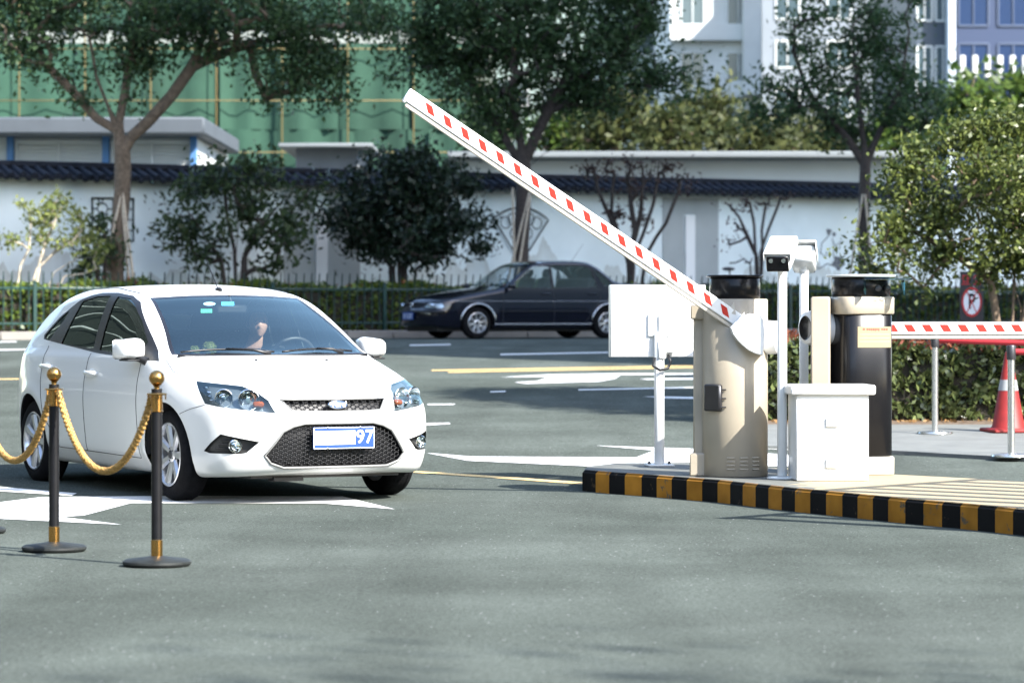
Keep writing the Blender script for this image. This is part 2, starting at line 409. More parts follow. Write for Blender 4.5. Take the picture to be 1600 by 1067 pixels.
def inside(poly, p):
    n = len(poly); c = False
    for i in range(n):
        (x1, y1), (x2, y2) = poly[i], poly[(i + 1) % n]
        if (y1 > p[1]) != (y2 > p[1]) and p[0] < (x2 - x1) * (p[1] - y1) / (y2 - y1) + x1: c = not c
    return c
def honeycomb(body, poly, a, back, name, m, parent, r=.0032, sy=1.25):
    """hexagonal grille bars over an outline on the nose"""
    segs = set(); ys = [p[0] for p in poly]; zs = [p[1] for p in poly]
    dy = a * 1.5 * sy; dz = a * math.sqrt(3)
    for i in range(int((max(ys) - min(ys)) / dy) + 3):
        for j in range(int((max(zs) - min(zs)) / dz) + 3):
            cy = min(ys) + i * dy - dy; cz = min(zs) + j * dz + (dz / 2 if i % 2 else 0) - dz / 2
            h = [(round(cy + a * sy * math.cos(k * math.pi / 3), 4), round(cz + a * math.sin(k * math.pi / 3), 4)) for k in range(6)]
            for k in range(6):
                p, q = h[k], h[(k + 1) % 6]
                if inside(poly, p) and inside(poly, q): segs.add((min(p, q), max(p, q)))
    mb = MB()
    for p, q in segs:
        x = body.surf_x([p[0], q[0]], [p[1], q[1]]) - back
        mb.rod((x[0], p[0], p[1]), (x[1], q[0], q[1]), r, r, 5)
    return mb.build(name, m, parent, sharp=0)

def make_wheel(parent, x, y, rr, rim_r, spokes, rimm, style, w=.205):
    """wheel = hub disc with tyre and rim as its pieces; outer face towards +y in its own frame"""
    M = Matrix.Rotation(R(-90), 4, 'X')
    h = w / 2
    d = MB(); d.lathe([(0, -.05), (rim_r * .80, -.05), (rim_r * .80, 0), (rim_r * .62, .012), (0, .012)], 36, M); d.lathe([(.05, 0), (.05, h - .045), (0, h - .045)], 16, M)
    hub = d.build("wheel", darkmetal, parent)
    t = MB(); t.lathe([(rim_r - .012, -h + .02), (rim_r, -h + .006), (rim_r + .03, -h), (rr - .045, -h + .004), (rr - .016, -h + .022), (rr - .003, -h + .05), (rr, -.02), (rr, .02), (rr - .003, h - .05), (rr - .016, h - .022), (rr - .045, h - .004), (rim_r + .03, h), (rim_r, h - .006), (rim_r - .012, h - .02)], 56, M)
    for gx in (-.045, -.015, .015, .045):
        t.lathe([(rr + .0006, gx - .004), (rr + .0012, gx), (rr + .0006, gx + .004)], 56, M)
    t.build("tyre", rubber, hub)
    r = MB(); r.lathe([(rim_r - .004, h - .006), (rim_r - .012, h - .002), (rim_r - .022, h - .012), (rim_r - .03, h - .05), (rim_r - .035, -h + .02), (rim_r, -h + .01)], 48, M)
    hz = h - .035
    for k in range(spokes):
        a = 2 * math.pi * k / spokes + .2
        T = Matrix.Rotation(a, 4, 'Y')
        if style == 'paddle': wa, wb, da = .021, .036, 0
        else: wa, wb, da = .012, .015, .10
        for sg in ((0,) if style == 'paddle' else (-1, 1)):
            T2 = T @ Matrix.Rotation(sg * da, 4, 'Y')
            p = [(.045, hz - .002), (rim_r * .55, hz + .010), (rim_r - .024, hz + .016)]
            ws = [wa, (wa + wb) / 2, wb]; vs = []
            for (rad, yy), ww in zip(p, ws):
                for (dx, dy) in ((-ww, -.012), (-ww * .62, .008), (ww * .62, .008), (ww, -.012)): vs.append(T2 @ Vector((dx, yy + dy, rad)))
            fs = []
            for i in range(2):
                for j in range(3): fs.append((i * 4 + j, i * 4 + j + 1, (i + 1) * 4 + j + 1, (i + 1) * 4 + j))
            r.add(vs, fs)
    r.lathe([(.058, hz - .02), (.058, hz + .004), (.048, hz + .012), (.03, hz + .014)], 24, M)
    rim = r.build("rim", rimm, hub)
    c = MB(); c.lathe([(.03, hz + .014), (.027, hz + .019), (0, hz + .02)], 20, M)
    for k in range(5):
        a = k * 2 * math.pi / 5; c.ball((.042 * math.cos(a), hz + .012, .042 * math.sin(a)), .007, 8)
    c.build("hub_cap", darkmetal, hub)
    hub.location = (x, y, rr); hub.rotation_euler = (0, 0, 0 if y > 0 else math.pi)
    return hub

def arch_liner(body, x, y, r, parent):
    mb = MB(); s = 1 if y > 0 else -1; n = 24; vs = []; fs = []
    yi = .42
    for i in range(n + 1):
        a = -.02 + (math.pi + .04) * i / n
        yo = float(body.surf_y(x + r * math.cos(a), max(.33, .31 + r * math.sin(a)))[0]) - .014
        for q in (yo, yi): vs.append((x + r * math.cos(a), s * q, .31 + r * math.sin(a)))
    for i in range(n): fs.append((2 * i, 2 * i + 1, 2 * i + 3, 2 * i + 2))
    k = len(vs); vs.append((x, s * yi, .31))
    for i in range(n): fs.append((2 * i + 1, k, 2 * i + 3))
    mb.add(vs, fs); return mb.build("wheel_arch", blackp, parent, sharp=0)

bm = WB.mesh(-3.52, 1.0)
circ = lambda x, r, n=40: [(x + r * math.cos(2 * math.pi * i / n), .31 + r * math.sin(2 * math.pi * i / n)) for i in range(n)]
for sg in (1, -1):
    for x in WB.axles:
        fs = cut(bm, circ(x, .362), 1, lambda c, n: c.y * sg > .45 and n.y * sg > -.2)
        bmesh.ops.delete(bm, geom=fs, context='FACES')
# windscreen and rear window
wind_poly = [(-.738, .982), (0, .985), (.738, .982), (.578, 1.382), (.3, 1.398), (0, 1.403), (-.3, 1.398), (-.578, 1.382)]
fs = cut(bm, wind_poly, 0, lambda c, n: c.x > -1.4 and n.x > .12 and c.z > .9)
ws = take(bm, fs)
bord = cut(ws, [(y * .965, 1.19 + (z - 1.19) * .955) for y, z in wind_poly], 0, lambda c, n: True)
wg = take(ws, bord)
link_bm(ws, "windscreen_surround", trimblk, white_car, WB, -.002)
windscreen = link_bm(wg, "windscreen", windglass, white_car, WB, -.003)
fs = cut(bm, [(-.60, 1.06), (.60, 1.06), (.53, 1.29), (-.53, 1.29)], 0, lambda c, n: c.x < -2.7 and n.x < -.15 and c.z > 1)
link_bm(take(bm, fs), "rear_window", winglass, white_car, WB, -.003)
# side windows in their black surround
DLO = [(-2.665, 1.11), (-2.60, 1.045), (-2.40, 1.028), (-2.1, 1.016), (-1.48, .980), (-1.04, .952), (-.54, .925), (-.225, .902), (-.29, .957), (-.565, 1.105), (-.80, 1.24), (-1.03, 1.352), (-1.21, 1.397), (-1.47, 1.420), (-1.77, 1.421), (-1.96, 1.402), (-2.14, 1.366), (-2.43, 1.25)]
G1 = [(-1.405, 1.392), (-1.37, 1.010), (-.60, .965), (-.57, 1.07), (-.80, 1.215), (-1.05, 1.335), (-1.2, 1.378)]
G2 = [(-2.07, 1.358), (-1.8, 1.396), (-1.545, 1.398), (-1.500, 1.018), (-2.19, 1.046)]
G3 = [(-2.63, 1.105), (-2.56, 1.062), (-2.36, 1.050), (-2.30, 1.235), (-2.20, 1.33), (-2.42, 1.235)]
for sg in (1, -1):
    tr = take(bm, cut(bm, DLO, 1, lambda c, n: c.y * sg > .3))
    for G in (G1, G2, G3):
        g_ = take(tr, cut(tr, G, 1, lambda c, n: True))
        link_bm(g_, "window", winglass, white_car, WB, -.005)
    link_bm(tr, "window_surround", blackp, white_car, WB, .001)
# bonnet
HOOD = [(-.26, -.785), (-.03, -.822), (.267, -.778), (.364, -.722), (.49, -.625), (.63, -.503), (.742, -.462), (.766, -.38), (.775, 0), (.766, .38), (.742, .462), (.63, .503), (.49, .625), (.364, .722), (.267, .778), (-.03, .822), (-.26, .785)]
def hull(p):
    p = sorted(set(p)); 
    def half(q):
        h = []
        for a in q:
            while len(h) > 1 and (h[-1][0] - h[-2][0]) * (a[1] - h[-2][1]) - (h[-1][1] - h[-2][1]) * (a[0] - h[-2][0]) <= 0: h.pop()
            h.append(a)
        return h[:-1]
    return half(p) + half(p[::-1])
# lamps first: their outlines are cut before the bonnet
HL = [(.273, .781, .818), (.496, .812, .672), (.604, .757, .652), (.808, .435, .609), (.742, .463, .695), (.63, .503, .754), (.523, .561, .787), (.43, .66, .800)]
FOG = [(.498, .822, .358), (.55, .800, .344), (.734, .658, .343), (.756, .626, .351), (.801, .55, .423), (.641, .763, .473), (.566, .803, .414)]
UG = [(-.385, .698), (.385, .698), (.325, .626), (.22, .619), (-.22, .619), (-.325, .626)]
LG = [(-.515, .331), (-.40, .488), (-.33, .522), (-.25, .540), (.25, .540), (.33, .522), (.40, .488), (.515, .331), (.47, .278), (.38, .247), (-.38, .247), (-.47, .278)]
def ring2(p, d):
    cx = sum(q[0] for q in p) / len(p); cy = sum(q[1] for q in p) / len(p)
    return [(q[0] + (cx - q[0]) / math.hypot(cx - q[0], cy - q[1]) * d, q[1] + (cy - q[1]) / math.hypot(cx - q[0], cy - q[1]) * d) for q in p]
for sg in (1, -1):
    pts = [(x, y * sg, z) for x, y, z in HL]; ang = R(38) * sg
    lens = take(bm, rot_cut(bm, pts, ang, lambda c, n: n.x > .1 and c.x > .2 and c.z > .5))
    back = lens.copy(); back = recess(back, Vector((-.075, -.03 * sg, 0)))
    hl = link_bm(back, "headlight", lampdark, white_car, sharp=30)
    link_bm(lens, "lens", lensglass, hl, WB, .001)
    rb = MB(); ax = Vector((math.cos(R(20)), math.sin(R(20)) * sg, 0))
    for (x, y, z, rad) in ((.684, .576, .698, .068), (.588, .715, .708, .058)):
        c = Vector((x, y * sg, z)) - ax * .062
        M = Matrix.Translation(c) @ ax.to_track_quat('Z', 'Y').to_matrix().to_4x4()
        rb.lathe([(0, -.02), (rad * .5, -.012), (rad * .9, .02), (rad, .045), (rad * 1.06, .043)], 28, M); rb.ball(c + ax * .012, rad * .30, 12); rb.lathe([(rad * .3, .0), (rad * .3, .03), (0, .034)], 14, M)
    for k in range(4):
        c = Vector((.40 + .02 * k, (.775 - .003 * k) * sg, .775 - .028 * k)); rb.box(c - Vector((.02, .02 * sg, 0)), (.05, .03, .012), None, b=.003)
    rb.build("reflector", chrome, hl)
    am = MB(); am.box((.700, .515 * sg, .668), (.05, .075, .04), Matrix.Rotation(R(25) * sg, 3, 'Z'), b=.012); am.build("indicator", amber, hl)
    pts = [(x, y * sg, z) for x, y, z in FOG]; ang = R(33) * sg
    fb = recess(take(bm, rot_cut(bm, pts, ang, lambda c, n: n.x > .1 and c.x > .2 and c.z < .6)), Vector((-.05, -.012 * sg, 0)))
    fo = link_bm(fb, "fog_lamp_recess", foggrey, white_car, sharp=30)
    f = MB(); c = Vector((.722, .688 * sg, .396)); axf = Vector((math.cos(R(12)), math.sin(R(12)) * sg, 0))
    M = Matrix.Translation(c - axf * .03) @ axf.to_track_quat('Z', 'Y').to_matrix().to_4x4()
    f.lathe([(.046, -.03), (.046, .022), (.042, .027), (.038, .02)], 24, M); f.lathe([(.038, .02), (.03, .006), (.0, -.004)], 24, M); f.ball(c - axf * .022, .016, 10)
    f.build("fog_lamp", chrome, fo)
    f2 = MB(); f2.lathe([(.040, .021), (.03, .027), (.0, .03)], 24, M); f2.build("lens", lensglass, fo)
    f3 = MB()
    for k in range(3):
        zz = .375 + .028 * k; ys = np.linspace(.665, .775 - .01 * k, 6)
        xs = WB.surf_x(ys, np.full(6, zz)) - .028
        f3.tube([(x, y * sg, zz) for x, y in zip(xs, ys)], .005, 6)
    f3.build("louvre", blackp, fo)
for poly, nm, lower in ((UG, "upper_grille", 0), (LG, "lower_grille", 1)):
    gb = recess(take(bm, cut(bm, hull(poly), 0, lambda c, n: n.x > .1 and c.x > .4)), Vector((-.055, 0, 0)))
    go = link_bm(gb, nm, blackp, white_car, sharp=30)
    honeycomb(WB, ring2(poly, .012), .0165, .016, "grille_mesh", blackp, go)
    P = [(WB.surf_x(p[0], p[1])[0] - .001, p[0], p[1]) for a, b in zip(poly, poly[1:] + poly[:1]) for p in [(a[0] + (b[0] - a[0]) * t / 6, a[1] + (b[1] - a[1]) * t / 6) for t in range(6)]]
    rm = MB(); rm.tube(P, .0085 if lower else .006, 8, closed=True); rm.build("grille_frame", mat("grille_frame_grey", (.16, .16, .155), .4), go, sharp=0)
fs = cut(bm, hull([(a, b) for a, b in HOOD]), 2, lambda c, n: n.z > .15 and c.z > .6 and c.x > -.45)
link_bm(take(bm, fs), "bonnet", paint, white_car, WB)
seam(WB, [('top', 1, [(x, y) for x, y in HOOD[0:3]]), ('top', 1, HOOD[-3:]), ('top', 1, HOOD[6:11])], "bonnet_seam", white_car, .0022)
# doors
D1 = [(-.497, .93), (-.497, .272), (-1.497, .286), (-1.497, .985)]
D2 = [(-1.503, .985), (-1.503, .286), (-2.06, .292), (-2.30, .52), (-2.40, .76), (-2.44, 1.03)]
for sg in (1, -1):
    for D, hx in ((D1, (-1.36, .842)), (D2, (-2.29, .876))):
        d = link_bm(take(bm, cut(bm, D, 1, lambda c, n: c.y * sg > .4 and n.y * sg > 0)), "door", paint, white_car, WB)
        y = float(WB.surf_y(hx[0], hx[1])[0])
        h = MB(); L = .105
        h.tube([(hx[0] + L, sg * (y - .004), hx[1]), (hx[0] + L * .8, sg * (y + .026), hx[1] + .002), (hx[0], sg * (y + .036), hx[1] + .004), (hx[0] - L * .8, sg * (y + .026), hx[1] + .006), (hx[0] - L, sg * (y - .004), hx[1] + .006)], [.012, .016, .016, .016, .012], 10)
        h.ball((hx[0] - .02, sg * (y - .010), hx[1] + .002), (.075, .012, .034), 16)
        h.build("handle", paint, d, sharp=0)
    seam(WB, [('side', sg, [D1[0], D1[1], D1[2]]), ('side', sg, [D1[2], D1[3]]), ('side', sg, [D1[2], D2[2], D2[3], D2[4], D2[5]])], "door_seam", white_car)
for sg in (1, -1):
    link_bm(take(bm, cut(bm, [(-3.20, .83), (-3.15, 1.10), (-3.30, 1.08), (-3.5, .83)], 1, lambda c, n: c.y * sg > .3)), "tail_light", redlens, white_car, WB, .001)
fs = cut(bm, [(.24, .597), (.497, .667), (.80, .70), (1.0, .70), (1.0, .1), (.2, .1)], 1, lambda c, n: c.x > .15)
link_bm(take(bm, fs), "front_bumper", paint, white_car, WB)
seam(WB, [('side', s, [(.245, .598), (.36, .634), (.492, .664)]) for s in (1, -1)], "bumper_seam", white_car, .002)
# inner lining of the roof and pillars, then the shell itself
li = take(bm, [f for f in bm.faces if f.calc_center_median().z > 1.0], remove=False)
lo = link_bm(li, "headlining", liner, white_car, WB, -.03)
link_bm(bm, "body", paint, white_car, WB)
seam(WB, [('top', 1, [(-1.22 - .36 * t, s * (.585 + .012 * math.sin(t * 3))) for t in np.linspace(0, 3.4, 12)]) for s in (1, -1)], "roof_seam", white_car, .005, blackp)
for x in WB.axles:
    for s in (1, -1): arch_liner(WB, x, s, .366, white_car); make_wheel(white_car, x, s * .775, .316, .222, 7, alloy, 'paddle')
ub = MB(); ub.box((-1.3, 0, .20), (3.9, 1.1, .06)); ub.box((.62, -.28, .165), (.10, .22, .03)); ub.build("underbody", blackp, white_car)
# cabin
c = MB(); c.box((-1.45, 0, .42), (2.2, 1.45, .05)); c.box((-.55, 0, .72), (.16, 1.56, .42), b=.05)
for s in (1, -1): c.box((-1.45, s * .755, .66), (1.9, .05, .50))
c.box((-2.5, 0, .75), (.3, 1.3, .5))
c.build("cabin_trim", cloth_dark, white_car)
dash = MB(); n = 14; rows = []
for i in range(n + 1):
    y = -.70 + 1.40 * i / n; b = .055 * math.exp(-((y - .36) / .17) ** 2)
    xf = -.11 - .20 * (y * y) / .5 * .55
    rows += [(xf - .0, y, .925), (xf - .18, y, .955 + b * .4), (-.52, y, .955 + b), (-.60, y, .915 + b * .5), (-.60, y, .72)]
dash.add(rows, [(i * 5 + j, i * 5 + j + 1, (i + 1) * 5 + j + 1, (i + 1) * 5 + j) for i in range(n) for j in range(4)])
dash.build("dashboard", mat("dash_plastic", (.035, .037, .04), .7, var=.2, vscale=30), white_car, sharp=0)
for s in (1, -1):
    st = MB(); y = s * .37
    Mb = Matrix.Rotation(R(-20), 3, 'Y')
    st.box((-1.18, y, .56), (.52, .50, .14), b=.05); st.box((-1.52, y, .84), (.13, .48, .62), Mb, b=.055)
    so = st.build("seat", cloth_dark, white_car, sharp=60)
    hd = MB(); hd.box((-1.64, y, 1.235), (.10, .26, .18), Mb, b=.04); hd.rod((-1.60, y - .06, 1.1), (-1.63, y - .06, 1.2), .006); hd.rod((-1.60, y + .06, 1.1), (-1.63, y + .06, 1.2), .006)
    hd.build("headrest", cloth_dark, so, sharp=60)
sb = MB(); sb.box((-2.0, 0, .56), (.5, 1.3, .16), b=.06); sb.box((-2.33, 0, .86), (.14, 1.3, .60), Matrix.Rotation(R(-20), 3, 'Y'), b=.06)
sb.build("rear_seat", cloth_dark, white_car, sharp=60)
sw = MB(); SWC = Vector((-.72, .37, .93)); SWX = Vector((math.cos(R(25)), 0, -math.sin(R(25))))   # towards the dash and down
e1 = Vector((0, 1, 0)); e2 = SWX.cross(e1)
sw.tube([SWC + e1 * .18 * math.cos(a) + e2 * .18 * math.sin(a) for a in np.linspace(0, 2 * math.pi, 33)[:-1]], .015, 8, closed=True)
for a in (0, math.pi, -math.pi / 2): sw.rod(SWC + SWX * .03, SWC + (e1 * math.cos(a) + e2 * math.sin(a)) * .175, .02, .013, 8)
sw.ball(SWC + SWX * .02, (.05, .07, .06), 12); sw.rod(SWC + SWX * .02, SWC + SWX * .2, .03, .035)
sw.build("steering_wheel", mat("wheel_leather", (.03, .03, .032), .5), white_car, sharp=0)
rv = MB(); rv.box((-.93, .0, 1.30), (.035, .23, .065), Matrix.Rotation(R(-10), 3, 'Z'), b=.015); rv.rod((-.93, 0, 1.33), (-.97, 0, 1.40), .012); rv.build("rear_view_mirror", blackp, white_car)
for s in (1, -1):
    bp = MB()
    bp.tube([(-1.42, s * .70, .95), (-1.45, s * .66, 1.2), (-1.47, s * .60, 1.40)], [.045, .04, .04], 8)
    bp.build("pillar_trim", liner, white_car)
# door mirrors
for s in (1, -1):
    mm = MB(); M = Matrix.Rotation(R(-9) * s, 3, 'Z'); cx = Vector((-.52, s * .928, 1.022))
    n = 20; prof = [(-.09, .96), (-.055, 1.0), (-.01, .97), (.03, .84), (.06, .6), (.075, .25), (.078, .0)]
    vs = []; fs = []
    for (dx, k) in prof:
        for j in range(n):
            a = 2 * math.pi * j / n; ca, sa = math.cos(a), math.sin(a); e = .55
            yy = .104 * k * math.copysign(abs(ca) ** e, ca); zz = .075 * k * math.copysign(abs(sa) ** e, sa)
            zz *= 1 - .18 * (yy * s) / .104
            vs.append(cx + M @ Vector((dx, yy, zz)))
    for i in range(len(prof) - 1):
        for j in range(n): fs.append((i * n + j, i * n + (j + 1) % n, (i + 1) * n + (j + 1) % n, (i + 1) * n + j))
    mm.add(vs, fs); wm = mm.build("door_mirror", paint, white_car, sharp=60)
    gl = MB(); gl.add([cx + M @ Vector((-.085, .105 * a, .068 * b)) for a, b in ((-1, -.8), (-.8, -1), (.8, -1), (1, -.8), (1, .8), (.8, 1), (-.8, 1), (-1, .8))], [tuple(range(8))]); gl.build("mirror_glass", chrome, wm)
    ar = MB(); ar.tube([(-.43, s * .845, .935), (-.48, s * .875, .955), (-.505, s * .895, .972)], [.032, .027, .03], 10); ar.box((-.515, s * .928, .949), (.12, .14, .012), Matrix.Rotation(R(-9) * s, 3, 'Z'), b=.004)
    ar.build("mirror_arm", blackp, wm)
# wipers, aerial, washer jets, cowl
w = MB()
def on_ws(y, z, lift):
    x = WB.surf_x(y, z)[0]; return (x + lift * .6, y, z + lift * .8)
for (y0, y1, yp) in ((-.70, -.06, -.10), (.0, .60, .50)):
    w.tube([on_ws(y, .995 + .018 * math.sin((y - y0) / (y1 - y0) * 3.1), .014) for y in np.linspace(y0, y1, 9)], .007, 6)
    w.tube([on_ws(yp, .985, .01), on_ws((yp * 1.2 + (y0 + y1) * .4) / 2, .998, .03), on_ws((y0 + y1) / 2, 1.010, .024)], [.014, .010, .006], 6)
w.build("wiper", blackp, white_car, sharp=0)
cw = MB(); ys = np.linspace(-.72, .72, 25); cw.tube([(WB.surf_x(y, .982)[0] + .004, y, .979) for y in ys], .011, 6); cw.build("cowl", blackp, white_car, sharp=0)
for y in (-.26, .27): MB().ball((.09, y, float(WB.surf_z(.09, y)[0])), (.014, .012, .010), 10).build("washer_jet", blackp, white_car)
ae = MB(); az = float(WB.surf_z(-1.12, -.02)[0]); ae.ball((-1.12, -.02, az), (.055, .022, .022), 12); ae.rod((-1.13, -.02, az + .012), (-1.36, -.02, az + .235), .0035, .002, 6); ae.build("aerial", blackp, white_car)
# number plate, oval badge, stickers
pl = MB(); PX = .905; pl.box((PX - .012, .02, .443), (.012, .452, .146), b=.003); plate = pl.build("number_plate", mat("plate_blue", (.010, .050, .20), .35, var=.08), white_car)
pw = mat("plate_white", (.82, .83, .84), .5)
q = MB(); x = PX - .0045
for (y, z, a, b) in ((.02, .5115, .446, .004), (.02, .3745, .446, .004), (-.202, .443, .004, .133), (.242, .443, .004, .133)): q.box((x, y, z), (.003, a, b), b=.0005)
q.box((x, -.047, .445), (.003, .300, .092), b=.0005); q.build("plate_border", pw, plate)
Mt = frame3((PX - .004, .172, .445), (0, 1, 0), (0, 0, 1), (1, 0, 0))
text_mesh("plate_digits", "97", .125, Mt, pw, plate, .003, bold=.0015, space=1.05)
for y in (-.1, .14):
    for z in (.513, .374): MB().ball((PX - .004, y, z), (.004, .008, .008), 8).build("plate_bolt", chrome, plate)
bd = MB(); bxx = float(WB.surf_x(0, .66)[0]); Mb = frame3((bxx + .004, 0, .661), (0, 1, 0), (-.28, 0, .96), (.96, 0, .28))
bd.lathe([(1, -.02), (1, .008), (.9, .014), (.86, .010)], 40, Mb @ Matrix.Diagonal((.074, .031, 1, 1))); badge = bd.build("badge", chrome, white_car)
b2 = MB(); b2.lathe([(.88, .010), (.5, .013), (0, .014)], 40, Mb @ Matrix.Diagonal((.074, .031, 1, 1))); b2.build("badge_field", mat("badge_blue", (.04, .07, .13), .2, .3), badge)
text_mesh("badge_script", "Ford", .052, Mb @ Matrix.Translation((0, 0, .0145)), chrome, badge, .002, shear=.35, bold=.001)
def sticker(y0, y1, z0, z1, m, name, oval=False):
    mb = MB(); n = 10; vs = []; fs = []
    if oval:
        for i in range(24): vs.append(((y0 + y1) / 2 + (y1 - y0) / 2 * math.cos(i * math.pi / 12), (z0 + z1) / 2 + (z1 - z0) / 2 * math.sin(i * math.pi / 12)))
    else: vs = [(y0, z0), (y1, z0), (y1, z1), (y0, z1)]
    mb.add([on_ws(y, z, -.012) for y, z in vs], [tuple(range(len(vs)))]); return mb.build(name, m, windscreen)
sticker(-.525, -.435, 1.335, 1.36, mat("sticker_pale", (.22, .42, .52), .5), "sticker", True)
sticker(-.39, -.295, 1.335, 1.362, mat("sticker_cyan", (.03, .28, .42), .5), "sticker")
sticker(-.545, -.46, 1.285, 1.312, mat("sticker_green", (.02, .22, .16), .5), "sticker")
tag(white_car, "white hatchback with a driver and blue number plate, beside the gold rope posts", "car")
# ------------------------------------------------------------------ the dark saloon at the kerb
BB = Body(
    top=[(1.08, .50), (1.0, .62), (.93, .70), (.82, .755), (.5, .825), (0, .905), (-.33, .955), (-.46, .985), (-.75, 1.155), (-1.02, 1.325), (-1.2, 1.418), (-1.5, 1.462), (-2.0, 1.476), (-2.38, 1.458), (-2.60, 1.39), (-2.9, 1.215), (-3.13, 1.085), (-3.3, 1.062), (-3.7, 1.035), (-3.86, .98), (-3.95, .8)],
    wid=[(1.05, .77), (.6, .81), (-.4, .842), (-2.6, .845), (-3.3, .82), (-3.95, .77)],
    sec=[(.12, -.09), (.24, -.04), (.4, -.010), (.58, 0), (.75, -.008), (.88, -.03), (.95, -.06), (1.1, -.105), (1.25, -.155), (1.38, -.205), (1.5, -.26)],
    nose=[(.12, .90), (.28, .99), (.45, 1.02), (.53, 1.01), (.56, .975), (.66, .95), (.74, .90), (.85, .8)],
    plan=[(0, 0), (.3, .025), (.5, .07), (.65, .135), (.75, .22), (.85, .45)],
    tail=[(.12, -3.72), (.3, -3.90), (.55, -3.93), (.8, -3.91), (1.0, -3.87), (1.2, -3.8)],
    planr=[(0, 0), (.4, .03), (.6, .09), (.75, .2), (.9, .5)],
    crown=[(1, .14), (.3, .09), (-.5, .06), (-1.5, .075), (-4, .06)],
    bot=[(1.05, .25), (.6, .20), (0, .18), (-2.9, .19), (-3.9, .30)], axles=(0, -2.757), k=(.10, .05), belt=.95, cabtaper=.01, hr=.29, krear=.09, kfront=.07, flare=.012)
BX, BY = -1.012, 59.71
black_car = empty("parked_car", (BX, BY, gz(59) + .002), R(-62) - R(90))
bpaint = mat("midnight_paint", (.003, .0035, .009), .12, coat=.45, spec=.4)
bglass = glass("saloon_glass", (.84, .88, .90), .05)
bm = BB.mesh(-4.05, 1.12, h=.035, ax=(-3.3, .5))
for sg in (1, -1):
    for x in BB.axles:
        bmesh.ops.delete(bm, geom=cut(bm, [(x + .345 * math.cos(i * math.pi / 18), .29 + .345 * math.sin(i * math.pi / 18)) for i in range(36)], 1, lambda c, n: c.y * sg > .45 and n.y * sg > -.2), context='FACES')
link_bm(take(bm, cut(bm, [(-.69, .975), (0, .98), (.69, .975), (.585, 1.36), (0, 1.395), (-.585, 1.36)], 0, lambda c, n: c.x > -1.4 and n.x > .15 and c.z > .9)), "windscreen", bglass, black_car, BB, -.003)
link_bm(take(bm, cut(bm, [(-.68, 1.10), (.68, 1.10), (.58, 1.39), (-.58, 1.39)], 0, lambda c, n: c.x < -2.3 and n.x < -.15 and c.z > 1)), "rear_window", bglass, black_car, BB, -.003)
F1 = [(-.70, .958), (-1.565, .938), (-1.565, 1.345), (-1.25, 1.345), (-1.10, 1.27)]
F2 = [(-1.625, .946), (-2.55, .955), (-2.47, 1.30), (-2.30, 1.365), (-1.625, 1.365)]
F3 = [(-2.63, .975), (-2.92, .985), (-2.86, 1.06), (-2.62, 1.245), (-2.49, 1.325), (-2.54, 1.25)]
for sg in (1, -1):
    for F in (F1, F2, F3):
        cx = sum(p[0] for p in F) / len(F); cz = sum(p[1] for p in F) / len(F)
        big = [(p[0] + (p[0] - cx) / math.hypot(p[0] - cx, p[1] - cz) * .022, p[1] + (p[1] - cz) / math.hypot(p[0] - cx, p[1] - cz) * .022) for p in F]
        tr = take(bm, cut(bm, big, 1, lambda c, n: c.y * sg > .3)); g_ = take(tr, cut(tr, F, 1, lambda c, n: True))
        link_bm(g_, "window", bglass, black_car, BB, -.006); link_bm(tr, "window_frame", blackp, black_car, BB, .004)
HL2 = [(.684, .575), (.99, .575), (.95, .672), (.80, .685), (.70, .665)]
silver = mat("silver_trim", (.62, .63, .65), .22, .8)
for sg in (1, -1):
    q = [(.455, .578), (.76, .565), (.775, .60), (.74, .672), (.50, .682)]
    lens = take(bm, cut(bm, [(y * sg, z) for y, z in q], 0, lambda c, n: c.x > .5 and n.x > .05))
    hl = link_bm(recess(lens.copy(), Vector((-.05, 0, 0))), "headlight", silver, black_car, sharp=30); link_bm(lens, "lens", lensglass, hl, BB, .001)
    r = MB(); r.ball((.845, .60 * sg, .625), (.05, .08, .04), 12); r.build("reflector", chrome, hl)
    for D, hx in (([(-.52, .945), (-.52, .25), (-1.595, .26), (-1.595, .93)], (-1.43, .835)), ([(-1.60, .93), (-1.60, .26), (-2.25, .262), (-2.44, .55), (-2.585, .75), (-2.60, .93)], (-2.42, .842))):
        d = link_bm(take(bm, cut(bm, D, 1, lambda c, n: c.y * sg > .4 and n.y * sg > 0)), "door", bpaint, black_car, BB)
        y = float(BB.surf_y(hx[0], hx[1])[0]); h = MB(); h.box((hx[0], sg * (y + .014), hx[1]), (.20, .035, .032), b=.012); h.build("handle", trimblk, d)
    seam(BB, [('side', sg, [(-.52, .945), (-.52, .25), (-1.597, .26), (-1.597, .93)]), ('side', sg, [(-1.6, .26), (-2.25, .262), (-2.44, .55), (-2.585, .75), (-2.60, .93)])], "door_seam", black_car, .004)
    side = lambda a, b, z: [(a + (b - a) * i / 12, z) for i in range(13)]
    seam(BB, [('side', sg, side(-.39, -2.38, .515))], "side_moulding", black_car, .012, trimblk)
    seam(BB, [('side', sg, side(-.36, -2.40, .275))], "sill_strip", black_car, .011, silver)
    seam(BB, [('side', sg, side(.55, -3.6, .70))], "crease_line", black_car, .004, silver)
    for x in BB.axles:
        P = [(x + .362 * math.cos(a), .29 + .362 * math.sin(a)) for a in np.linspace(R(10), R(172), 18)]
        ys = BB.surf_y([p[0] for p in P], [p[1] for p in P]); a_ = MB(); a_.tube([(p[0], sg * (y + .004), p[1]) for p, y in zip(P, ys)], .017, 6); a_.build("arch_trim", silver, black_car, sharp=0)
        arch_liner(BB, x, sg, .35, black_car)
        make_wheel(black_car, x, sg * .72, .300, .195, 8, alloy, 'pair', .19)
